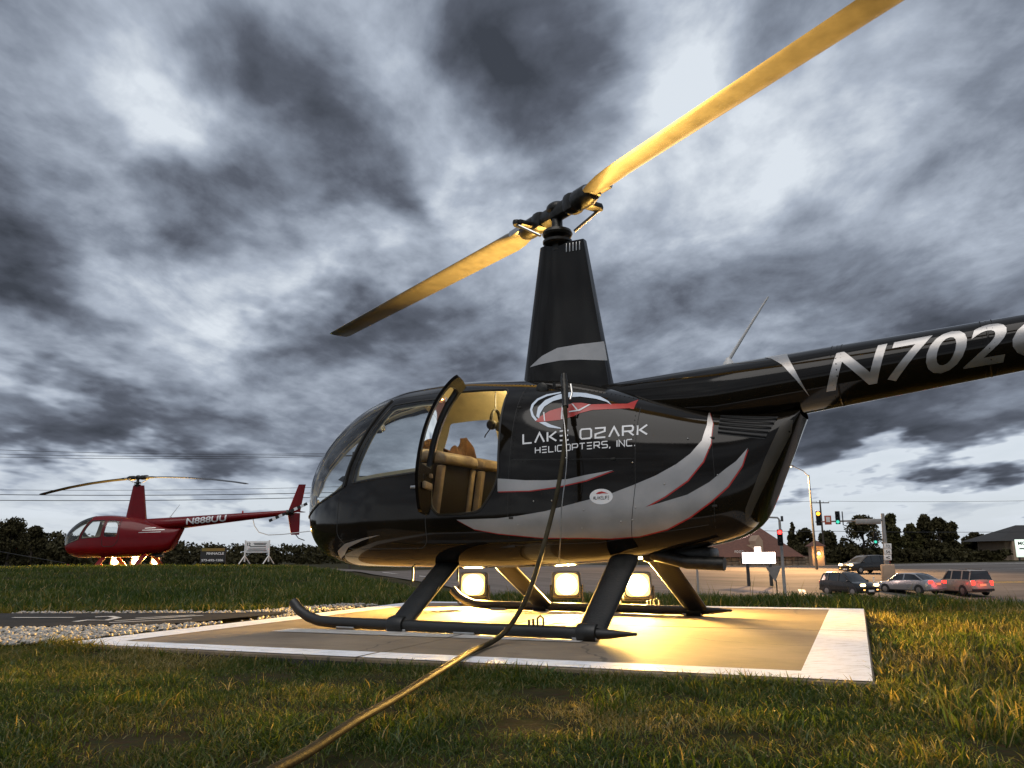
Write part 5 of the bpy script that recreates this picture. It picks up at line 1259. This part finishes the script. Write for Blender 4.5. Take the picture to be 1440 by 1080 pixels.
wood('distant_wood', 'long dark wood along the horizon on the left', [(-700, -60, 752, 750, 160, 190, 70), (-60, 110, 750, 748, 150, 170, 26), (100, 250, 752, 762, 160, 190, 26), (240, 460, 764, 766, 180, 215, 44), (440, 1010, 768, 768, 200, 240, 90), (-60, 120, 762, 760, 140, 150, 22)], 64000, .42, 'leafdark')
wood('hedgerow', 'low dark undergrowth along the far side of the junction', [(1105, 1200, 768, 772, 118, 126, 26), (1190, 1420, 770, 774, 112, 122, 60), (1400, 1520, 770, 764, 125, 135, 20), (1520, 2000, 764, 764, 140, 150, 50)], 40000, .26, 'leafdark')

# ------------------------------------------------------------------ buildings
M['stonewall'] = make_mat('field_stone', (.16, .12, .08), .9, col2=(.34, .27, .19), vscale=2.2, bump=.6, bscale=3)
M['siding'] = make_mat('brown_siding', (.12, .052, .036), .8, var=.12, vscale=1.5)
M['roofbrown'] = make_mat('brown_shingle', (.13, .058, .04), .9, var=.2, vscale=3)
M['tan'] = make_mat('tan_stucco', (.36, .26, .18), .85, var=.1, vscale=2)
M['roofdark'] = make_mat('dark_roof', (.03, .028, .026), .85, var=.25, vscale=2)
M['warmlamp'] = make_mat('warm_lamp', (1, .7, .3), .4, emit=(1, .50, .12), estr=9)
M['whitetext'] = make_mat('white_letter', (.7, .68, .64), .6)
BY = 105.0
k_ = BY / FPX
b0 = at(958, 797, BY); b1 = at(1190, 797, BY); bg = gz(at(1075, 797, BY).x, BY) - .1
bw = b1.x - b0.x
bd = thing('restaurant_building', 'low building with brown hip roof, stone base and small tan gable', 'building', (b0.x, BY, bg))
def fb(a, b, t): return (a, t, b)
eave = 1.55; ridge = 5.0
MB().box((bw * .40, 5, .65), (bw * .80, 10, 1.3)).build('wall', M['siding'], bd, smooth=0)
# stone base: each stone face its own piece
x = 0.0; rnd = random.Random(3)
while x < bw * .80:
    z = .0; w = rnd.uniform(.5, 1.0)
    while z < 1.22:
        hh = rnd.uniform(.28, .5); hh = min(hh, 1.30 - z); MB().box((x + w / 2, -.06, z + hh / 2), (w - .05, .14 + rnd.uniform(0, .08), hh - .04), ch=.04).build('stone', M['stonewall'], bd); z += hh
    x += w
rx0, rx1 = bw * .42, bw * .56
MB().add([(-.6, -.7, eave - .3), (bw * .74, -.7, eave - .3), (bw * .74, 10.6, eave - .3), (-.6, 10.6, eave - .3), (rx0, 4.6, ridge), (rx1, 4.6, ridge)], [(0, 1, 5, 4), (1, 2, 5), (2, 3, 4, 5), (3, 0, 4), (0, 3, 2, 1)]).build('roof', M['roofbrown'], bd, smooth=0)
gxm = (1064 - 958) * k_
MB().prism([(-.45, 0), (.45, 0), (.45, 1.75), (0, 2.45), (-.45, 1.75)], lambda a, b, t: (gxm + a, t, 1.5 + b), -1.0, 2.5).build('gable', M['tan'], bd, smooth=0)
MB().prism([(-.45, .55), (-1.6, 1.25), (-.45, 1.25)], lambda a, b, t: (gxm + a, t, 1.5 + b), -.8, -.5).build('gable_wing', M['tan'], bd, smooth=0)
V, F = text_flat('FOOD', .02, 1.3); xm = (1029 - 958) * k_; 
for c in [b for b in MB().add([(xm + a * 1.1, -1.25, 1.75 + b * .33) for a, b in V], F).islands()]: c.build('letter', M['whitetext'], bd, smooth=0)
for u, lab in ((993, 'left'), (1141, 'right')):
    px = (u - 958) * k_; tw = MB()
    MB().box((px, -.9, 1.2), (1.5, 1.2, 2.6)).build('porch_column', M['tan'], bd, smooth=0)
    MB().add([(px - 1.0, -1.8, 2.5), (px + 1.0, -1.8, 2.5), (px + 1.0, .2, 2.5), (px - 1.0, .2, 2.5), (px, -.8, 3.3)], [(0, 1, 4), (1, 2, 4), (2, 3, 4), (3, 0, 4), (3, 2, 1, 0)]).build('porch_roof', M['roofbrown'], bd, smooth=0)
    sc_ = MB().box((px, -1.58, 1.7), (.14, .14, .42), ch=.03).build('sconce', M['darkmetal'], bd); MB().sphere((px, -1.75, 1.62), (.20, .14, .22), 12, 8).build('bulb', M['warmlamp'], sc_)
    lamp('sconce_lamp', 'POINT', (px, -2.0, 1.5), bd, 160, (1, .5, .14), .15)

# right building with backlit sign
p = at(1418, 789, 118); g = gz(p.x, p.y)
rb = thing('shop_building', 'tan building with dark hip roof at the right edge of the photo', 'building', (p.x, p.y, g)); kk = 118 / FPX
MB().box((4.6, 4, 1.5), (9.0, 7, 3.0)).build('wall', M['tan'], rb, smooth=0)
MB().add([(-1.6, -1.2, 2.7), (11, -1.2, 2.7), (11, 9, 2.7), (-1.6, 9, 2.7), (4.0, 3.8, 5.0), (7, 3.8, 5.0)], [(0, 1, 5, 4), (1, 2, 5), (2, 3, 4, 5), (3, 0, 4), (0, 3, 2, 1)]).build('roof', M['roofdark'], rb, smooth=0)
MB().box((.55, -.9, 1.35), (.75, .5, 2.7)).build('porch_column', M['tan'], rb, smooth=0)
M['signlit'] = make_mat('backlit_sign', (.8, .85, .8), .5, emit=(.78, .95, .80), estr=.9)
q = at(1428.5, 771, 110); sg = thing('shop_sign', 'white backlit shop sign cut off by the right edge of the photo', 'sign', (q.x, q.y, gz(q.x, q.y)))
sz = q.z - gz(q.x, q.y); MB().box((1.6, 0, sz), (3.2, .2, 2.3), ch=.04).build('panel', M['signlit'], sg)
for xx in (.3, 2.9): MB().box((xx, 0, (sz - 1.1) / 2), (.16, .16, sz - 1.1)).build('post', M['darkmetal'], sg)
V, F = text_flat('MOR', .03, 1.0)
for c in MB().add([(.30 + a * 1.6, -.106, sz + .42 + b * .45) for a, b in V], F).islands(): c.build('letter', M['darkmetal'], sg, smooth=0)
MB().box((1.2, -.106, sz - .05), (1.6, .004, .16)).build('text_line', M['darkmetal'], sg)

# ------------------------------------------------------------------ signs
def board_text(parent, s, x0, x1, z0, z1, y, mat, bold=.02):
    V, F = text_flat(s, bold)
    for c in MB().add([(x0 + a * (x1 - x0), y, z0 + b * (z1 - z0)) for a, b in V], F).islands(): c.build('letter', mat, parent, smooth=0)
M['led'] = make_mat('led_face', (.9, .9, .9), .4, emit=(1.0, .72, .62), estr=9)
q = at(1043, 793, 62); kx = 62 / FPX; g = gz(q.x, q.y); ls = thing('led_sign', 'glaring white electronic message sign in front of the brown building', 'sign', (q.x, q.y, g)); z0 = q.z - g
MB().box((23.5 * kx, 0, z0 + 8 * kx), (47 * kx, .25, 16 * kx), ch=.03).build('cabinet', M['darkmetal'], ls)
MB().box((23.5 * kx, -.13, z0 + 8 * kx), (45 * kx, .02, 14.5 * kx)).build('screen', M['led'], ls)
MB().box((23 * kx, -.02, z0 + 19 * kx), (8 * kx, .2, 7 * kx), ch=.02).build('top_logo', M['led'], ls)
for xx in (8, 39): MB().box((xx * kx, 0, z0 / 2), (.2, .2, max(z0, .2))).build('post', M['darkmetal'], ls)
lamp('led_glow', 'AREA', (23.5 * kx, -.3, z0 + 8 * kx), ls, 90, (1, .62, .5), 1.2, target=(23.5 * kx, -5, z0))
M['plate'] = make_mat('sign_plate', (.72, .71, .68), .5, var=.08, vscale=3); M['plateback'] = make_mat('sign_back', (.22, .20, .18), .5, metal=.3, var=.2, vscale=3)
# route shields on the left of the junction
q = at(981, 812, 41); kx = 41 / FPX; g = gz(q.x, q.y); rs_ = thing('route_sign', 'post with six small white route plates beside the rear skid', 'sign', (q.x, q.y, g)); zt = at(981, 768, 41).z - g
MB().tube([(0, 0, -.2), (0, 0, zt)], .05, 8).build('post', M['galv'], rs_); MB().box((0, 0, .12), (.4, .4, .5), ch=.05).build('footing', M['kerb'], rs_)
for r_ in range(3):
    for c in (0, 1):
        x, z = -12 * kx + c * 9.6 * kx, zt - (3 + r_ * 7.6) * kx; pl = MB().box((x, -.06, z), (7.8 * kx, .02, 6.4 * kx), ch=.02).build('plate', M['plate'], rs_)
        board_text(pl, {0: 'JCT', 1: '54', 2: '>'}[r_] if c else {0: 'JCT', 1: 'W', 2: '<'}[r_], x - 2 * kx, x + 2 * kx, z - 1.3 * kx, z + 1.3 * kx, -.072, M['darkmetal'], .01)
# yield sign seen from behind
q = at(1094, 842, 42); kx = 42 / FPX; g = gz(q.x, q.y); ys = thing('yield_sign', 'grey back of a triangular sign on a thin post by the road', 'sign', (q.x, q.y, g)); zt = at(1089, 799, 42).z - g
MB().tube([(0, 0, -.3), (-.02, 0, zt * .6), (-.10, 0, zt)], .035, 8).build('post', M['darkmetal'], ys)
MB().prism(round_poly([(-.42, 0), (.36, 0), (-.0, -.72)], .05), lambda a, b, t: (a - .10, t, zt + .05 + b), -.06, -.045).build('plate', M['plateback'], ys)
# banner and board on the far side of the left road
q = at(299, 791, 58); kx = 58 / FPX; g = q.z - .1; bn = thing('banner', 'dark printed banner with green and orange top beyond the red helicopter tail', 'banner', (q.x, q.y, g)); M['bannerbk'] = make_mat('banner_print', (.02, .02, .018), .6, var=.2); M['bannergr'] = make_mat('banner_green', (.12, .16, .03), .6, col2=(.34, .14, .03), vscale=.5)
MB().box((0, 0, 11.5 * kx), (33 * kx, .03, 19 * kx)).build('sheet', M['bannerbk'], bn); MB().box((0, -.02, 19.2 * kx), (32 * kx, .02, 4 * kx)).build('top_band', M['bannergr'], bn)
board_text(bn, 'PINNACLE', -9 * kx, 15 * kx, 12.4 * kx, 15.8 * kx, -.03, M['whitetext'], .03); board_text(bn, '573-692-1206', -15.5 * kx, 14.5 * kx, 3.6 * kx, 6.6 * kx, -.03, M['whitetext'], .03)
for s in (-17, 17): MB().tube([(s * kx, .03, -.2), (s * kx, .03, 22 * kx)], .03, 6).build('post', M['darkmetal'], bn)
q = at(360.5, 791, 58); wb = thing('signboard', 'white signboard on two splayed wooden stands beyond the road', 'sign', (q.x, q.y, q.z)); 
MB().box((0, 0, 21 * kx), (32 * kx, .05, 16 * kx), ch=.01).build('board', M['plate'], wb)
board_text(wb, '12', -14 * kx, -9 * kx, 22.5 * kx, 27 * kx, -.035, M['darkmetal'], .03)
for zz, w, xo in ((26, 18, 4), (24.2, 16, 4), (21.5, 22, 1), (18.2, 24, 0), (15.8, 27, 0)): MB().box((xo * kx, -.035, zz * kx), (w * kx, .006, .9 * kx)).build('text_line', M['darkmetal'], wb)
for s in (-1, 1):
    MB().box((s * 16.5 * kx, 0, 15.5 * kx), (1.6 * kx, .09, 29 * kx)).build('post', M['plate'], wb)
    for d in (-1, 1): MB().tube([(s * 16.5 * kx, 0, 9.5 * kx), (s * 16.5 * kx + d * 4.5 * kx, d * .5, -.1)], .04, 6).build('brace', M['plate'], wb)
# white delineator post, utility cabinet
q = at(1229, 818, 62); g = gz(q.x, q.y); dl = thing('delineator', 'thin white marker post beside the mast arm pole', 'marker post', (q.x, q.y, g)); MB().tube([(0, 0, 0), (0, 0, .9)], .045, 8).build('post', M['plate'], dl); MB().box((0, 0, .03), (.3, .3, .06), ch=.02).build('base', M['darkmetal'], dl)

# ------------------------------------------------------------------ traffic lights
def lens_mat(n, c, e): return make_mat(n, tuple(k * .3 for k in c), .4, emit=c, estr=e)
M['redlit'] = lens_mat('red_lit', (1, .012, .01), 18); M['amberlit'] = lens_mat('amber_lit', (1, .30, .02), 7); M['greenlit'] = lens_mat('green_lit', (.05, .55, .38), 1.6); M['lensoff'] = make_mat('dark_lens', (.02, .02, .02), .3)
M['signalbody'] = make_mat('signal_housing', (.015, .015, .014), .5)
def signal_head(parent, c, s, lit, mat, face=(0, -1)):
    """three-lens head; lit 0 top .. 2 bottom"""
    a = math.atan2(face[1], face[0]) + math.pi / 2; RZ = Matrix.Rotation(a, 3, 'Z')
    def pl(mb): mb.v = [tuple(RZ @ Vector(p) + Vector(c)) for p in mb.v]; return mb
    hd = pl(MB().box((0, 0, 0), (.36 * s, .28 * s, 1.08 * s), ch=.03)).build('signal_head', M['signalbody'], parent)
    for k in range(3):
        z = (.35 - .35 * k) * s
        pl(MB().lathe([(.135 * s, 0), (.13 * s, .02), (.02 * s, .05)], (0, -.14 * s, z), 14, 'y', M=Matrix.Rotation(math.pi, 3, 'Z'))).build('lens', M[mat] if k == lit else M['lensoff'], hd)
        pl(MB().tube([(0, -.14 * s, z + .0), (0, -.32 * s, z)], .16 * s, 12, caps=False)).build('visor', M['signalbody'], hd)
    return hd
# mast arm assembly
Y = 67; q = at(1250, 828, Y); g = gz(q.x, q.y); ma = thing('traffic_signal', 'mast arm traffic signal pole with street name sign beside the dark car', 'traffic light', (q.x, q.y, g))
def rel(u, v, Y_, o): p = at(u, v, Y_); return Vector((p.x - o.location.x, p.y - o.location.y, p.z - o.location.z))
tp = rel(1241, 722, Y, ma); MB().tube([(0, 0, -.2), tp * .5, tp], [.20, .17, .13], 12).build('pole', M['galv'], ma)
a0, a1 = rel(1242, 731, Y, ma), rel(1147, 734, Y - 1.0, ma); MB().tube([a0, a0.lerp(a1, .5), a1], [.10, .075, .05], 8).build('arm', M['galv'], ma)
nm = rel(1220, 733.5, Y - .6, ma); MB().box(nm + Vector((0, -.1, 0)), (2.05, .22, .42), ch=.08).build('street_name_sign', M['galv'], ma)
rp = rel(1163.5, 731.5, Y - 1, ma); M['redplate'] = make_mat('red_sign_plate', (.42, .09, .05), .5); MB().box(rp + Vector((0, -.12, 0)), (.55, .03, .72), ch=.02).build('sign_plate', M['redplate'], ma)
MB().box(rp + Vector((0, -.145, .05)), (.30, .01, .40)).build('sign_symbol', M['plate'], ma)
signal_head(ma, rel(1151, 729, Y - 1.2, ma), 1.05, 0, 'amberlit', (-.35, -1)); signal_head(ma, rel(1178, 728, Y - 1.2, ma), .95, 2, 'greenlit', (-.55, -1))
MB().box(rel(1185, 729, Y - 1.1, ma), (.05, .1, 1.1)).build('backplate', M['signalbody'], ma)
sh_ = signal_head(ma, rel(1231, 757, Y - .3, ma), .8, 2, 'greenlit', (-.5, -1))
for k, (t_, z) in enumerate((('TO', 768), ('54', 776), ('<', 784))):
    c = rel(1248.5, z, Y - .35, ma); pl = MB().box(c, (.60, .02, .42), ch=.02).build('route_plate', M['plate'], ma); board_text(pl, t_, c.x - .16, c.x + .16, c.z - .12, c.z + .12, c.y - .014, M['darkmetal'], .02)
q = at(1251, 826, Y - 2); g = gz(q.x, q.y); cb = thing('utility_cabinet', 'tan utility cabinet at the foot of the mast arm pole', 'cabinet', (q.x, q.y, g)); MB().box((0, 0, .72), (.9, .6, 1.45), ch=.06).build('case', M['tan'], cb); MB().box((0, -.31, .75), (.72, .02, 1.2), ch=.01).build('door', M['tan'], cb); MB().box((.0, 0, -.02), (1.1, .8, .12)).build('plinth', M['kerb'], cb)
# near red signal
Y = 46; q = at(1104, 836, Y); g = gz(q.x, q.y); rs2 = thing('traffic_signal', 'traffic light with glowing red lamp on a short pole near the yield sign', 'traffic light', (q.x, q.y, g))
tp = rel(1096, 731, Y, rs2); MB().tube([(0, 0, -.2), tp * .5, tp], [.10, .085, .07], 10).build('pole', M['galv'], rs2)
signal_head(rs2, rel(1097, 756, Y - .35, rs2), .82, 0, 'redlit', (-.3, -1)); MB().tube([tp, tp + Vector((-.1, 0, .12)), tp + Vector((-.62, -.1, .14)), tp + Vector((-.72, -.1, .02))], .05, 8).build('camera_bracket', M['galv'], rs2)
MB().box(tp + Vector((.15, 0, .06)), (.12, .12, .30), ch=.02).build('sensor', M['darkmetal'], rs2)
# street lamp
Y = 82; q = at(1148, 792, Y); g = gz(q.x, q.y); M['lampdark'] = make_mat('dark_lamp_pole', (.06, .058, .055), .6, metal=.2); sl_ = thing('street_lamp', 'lit cobra head street lamp on a tall steel pole', 'street lamp', (q.x, q.y, g))
tp = rel(1137, 668, Y, sl_); hd = rel(1114, 655, Y, sl_); MB().tube([(0, 0, -.2), tp * .5, tp], [.13, .11, .08], 10).build('pole', M['lampdark'], sl_)
MB().tube([tp - Vector((0, 0, .15)), tp.lerp(hd, .3) + Vector((0, 0, .12)), hd], .045, 8).build('arm', M['galv'], sl_)
hh = MB().box(hd + Vector((-.25, 0, .0)), (.75, .30, .16), ch=.06).build('lamp_head', M['galv'], sl_); M['sodium'] = make_mat('sodium_lens', (1, .7, .3), .4, emit=(1, .62, .22), estr=12); MB().sphere(hd + Vector((-.3, 0, -.09)), (.26, .13, .07), 12, 8).build('lens', M['sodium'], hh)
lamp('sodium_lamp', 'SPOT', hd + Vector((-.3, 0, -.25)), sl_, 42000, (1, .58, .24), .3, target=hd + Vector((-1.5, -6, -10)), angle=R(165), blend=.5)

# ------------------------------------------------------------------ cars
M['carglass'] = make_mat('car_glass', (.012, .014, .016), .06, spec=.6); M['tyre'] = make_mat('tyre', (.012, .012, .012), .8); M['rim'] = make_mat('rim_alloy', (.28, .27, .26), .35, metal=.8); M['trim'] = make_mat('black_trim', (.012, .012, .012), .6)
M['headlit'] = make_mat('headlight_lit', (1, .9, .7), .3, emit=(1, .72, .36), estr=13); M['foglit'] = make_mat('fog_lamp_lit', (1, .6, .2), .3, emit=(1, .42, .10), estr=4); M['taillit'] = make_mat('tail_light_lit', (.6, .02, .02), .3, emit=(1, .014, .008), estr=9); M['tailrunning'] = make_mat('tail_lens', (.35, .01, .01), .3, emit=(1, .04, .02), estr=1.2); M['platey'] = make_mat('licence_plate', (.62, .55, .30), .5)
def car(label, u, v, Y, head, L_, W, Hh, style, paint, lights):
    p = at(u, v, Y); g = gz(p.x, p.y) + .04; t = thing('car', label, 'car', (p.x, p.y, g), R(head), 'cars at the junction'); hl = L_ / 2; hw = W / 2
    # profile tables along x: (x, belt height)
    if style == 'sedan': belt = [(-1, .62), (-.97, .92), (-.80, 1.00), (-.5, 1.0), (.25, .95), (.45, .90), (.85, .78), (.97, .62), (1, .45)]; gh = [(-.78, .99), (-.42, Hh - .05), (-.18, Hh), (.12, Hh - .02), (.52, .90)]
    elif style == 'hatch': belt = [(-1, .60), (-.985, 1.0), (-.9, 1.06), (-.5, 1.06), (.3, 1.0), (.5, .97), (.88, .84), (.98, .66), (1, .45)]; gh = [(-.95, 1.05), (-.78, Hh - .06), (-.4, Hh), (.05, Hh - .03), (.55, .96)]
    else: belt = [(-1, .62), (-.995, 1.02), (-.96, 1.10), (-.5, 1.10), (.28, 1.08), (.40, 1.06), (.92, 1.0), (.99, .85), (1, .50)]; gh = [(-.955, 1.09), (-.885, Hh - .03), (-.8, Hh), (.10, Hh - .01), (.36, 1.07)]
    fb_ = pchip(belt); xs = np.r_[-1, -.985, np.linspace(-.95, .95, 30), .985, 1]; rings = []
    for x in xs:
        zb = float(fb_(x)); taper = 1 - .10 * max(0, (abs(x) - .7) / .3) ** 2; w = hw * taper; lo = .24 + .10 * max(0, (abs(x) - .9) / .1)
        pr_ = [(0, lo), (w * .82, lo), (w * .97, lo + .08), (w, lo + .26), (w * .99, (lo + zb) / 2 + .12), (w * .955, zb - .04), (w * .88, zb), (0, zb + .03)]
        rings.append([(x * hl, a, b) for a, b in pr_] + [(x * hl, -a, b) for a, b in pr_[-2:0:-1]])
    MB().loft(rings).build('body', paint, t, smooth=45)
    # greenhouse: glass with roof and pillars over it
    fg = pchip(gh); rings = []; gx_ = np.linspace(gh[0][0], gh[-1][0], 22)
    for x in gx_:
        zt, zb = float(fg(x)), float(fb_(x)) - .02; f = max(0.0, (zt - zb) / (Hh - 1.0)); w0, w1 = hw * .90, hw * (.90 - .20 * min(1, f))
        rings.append([(x * hl, w0, zb), (x * hl, w1, max(zt - .04, zb)), (x * hl, w1 * .85, zt), (x * hl, -w1 * .85, zt), (x * hl, -w1, max(zt - .04, zb)), (x * hl, -w0, zb)])
    MB().loft(rings).build('glasshouse', M['carglass'], t, smooth=30)
    rf = [r_ for r_, x in zip(rings, gx_) if gh[1][0] - .03 <= x <= gh[3][0] + .05]
    MB().loft([[(a, b * 1.01, c + .012) for a, b, c in (r_[1], r_[2], r_[3], r_[4])] + [(a, b * 1.01, c - .02) for a, b, c in (r_[4], r_[1])] for r_ in rf]).build('roof', paint, t, smooth=40)
    def gpt(x, f, s):
        zt, zb = float(fg(x)), float(fb_(x)) - .02; ff = max(0.0, (zt - zb) / (Hh - 1.0)); w0, w1 = hw * .905, hw * (.905 - .20 * min(1, ff)); return (x * hl, s * (w0 + (w1 - w0) * f), zb + (zt - .03 - zb) * f)
    pl_x = [(gh[3][0] + .04, gh[4][0] - .02), (-.08, -.06), ((gh[1][0] - .02), gh[0][0] + .05)] + ([(-.55, -.55)] if style != 'sedan' else [])
    for s in (1, -1):
        for xt, xb in pl_x: a, b = gpt(xt, 1, s), gpt(xb, 0, s); MB().tube([(b[0], b[1], b[2]), ((a[0] + b[0]) / 2, (a[1] + b[1]) / 2, (a[2] + b[2]) / 2), a], .045, 6).build('pillar', paint, t)
        MB().box((gh[4][0] * hl * .78, s * (hw + .06), 1.02), (.12, .16, .13), ch=.04).build('mirror', paint, t)
        for xw in (.60, -.60):
            wr = .34 if style == 'wagon' else .32
            wl = MB().lathe([(wr * .55, -.11), (wr * .94, -.10), (wr, -.06), (wr, .06), (wr * .94, .10), (wr * .55, .11)], (xw * hl, s * (hw - .09), wr), 22, 'y').build('wheel', M['tyre'], t)
            MB().lathe([(wr * .62, -.02), (wr * .60, .02), (wr * .15, .03)], (xw * hl, s * (hw + .005), wr), 18, 'y', M=Matrix.Rotation(0 if s > 0 else math.pi, 3, 'Z')).build('rim', M['rim'], wl)
            MB().prism([(wr * 1.18 * math.cos(a), wr + wr * 1.18 * math.sin(a)) for a in np.linspace(-.25, math.pi + .25, 16)], lambda a, b, t_: (xw * hl + a, t_, b), s * (hw * .9), s * (hw + .008)).build('wheel_arch', M['trim'], t, smooth=0)
        # lamps
        hz = .70 if style == 'sedan' else .78
        MB().box((hl * .955, s * hw * .70, hz), (.16, .36, .15), ch=.04).build('headlight', M['headlit'] if 'head' in lights else M['antenna'], t)
        if 'head' in lights: MB().box((hl * .985, s * hw * .68, .46), (.08, .2, .10), ch=.03).build('fog_lamp', M['foglit'], t)
        MB().box((-hl * .965, s * hw * .76, .86), (.14, .34 if style == 'sedan' else .24, .18 if style == 'sedan' else .32), ch=.03).build('tail_light', M['taillit'] if 'tail' in lights else M['redvinyl'], t)
    MB().box((hl * .99, 0, .62), (.06, hw * 1.0, .16), ch=.02).build('grille', M['trim'], t); MB().box((hl * 1.0, 0, .40), (.06, .5, .12)).build('number_plate', M['plate'], t)
    MB().box((-hl * 1.0, 0, .74), (.04, .5, .15)).build('number_plate', M['platey'], t); MB().box((-hl * .99, 0, .42), (.10, hw * 1.85, .16), ch=.04).build('bumper', M['trim'] if style != 'sedan' else paint, t); MB().box((hl * .985, 0, .36), (.10, hw * 1.8, .16), ch=.04).build('bumper', M['trim'] if style != 'sedan' else paint, t)
    if 'tail' in lights: lamp('brake_glow', 'POINT', (-hl - .35, 0, .85), t, 14, (1, .06, .03), .3)
    if style == 'wagon':
        MB().box((-hl * 1.0, 0, .93), (.03, W * .42, .05)).build('chrome_strip', M['rim'], t)
        for s in (1, -1): MB().tube([(-hl * .7, s * hw * .62, Hh + .05), (hl * .05, s * hw * .62, Hh + .05)], .02, 6).build('roof_rail', M['trim'], t)
    return t
carp = lambda n, c, m=.3: make_mat(n, c, .28, metal=m, coat=.5, var=.06)
car('dark hatchback with lit headlights turning towards the grass', 1195, 843, 58.5, -66, 3.9, 1.76, 1.62, 'hatch', carp('dark_car_paint', (.012, .013, .012)), 'head')
car('silver sedan with bright red brake lights behind the mast arm pole', 1281, 838, 59.5, 116, 4.6, 1.78, 1.44, 'sedan', carp('silver_car_paint', (.34, .35, .37), .6), 'tail')
car('boxy tan station wagon with round red brake lights', 1353, 838, 59, 98, 4.5, 1.80, 1.72, 'wagon', carp('tan_car_paint', (.30, .25, .20), .2), 'tail')
car('black car with lit headlights beyond the mast arm pole', 1217, 808, 76, 200, 4.5, 1.85, 1.62, 'hatch', carp('black_car_paint', (.010, .010, .010)), 'head')
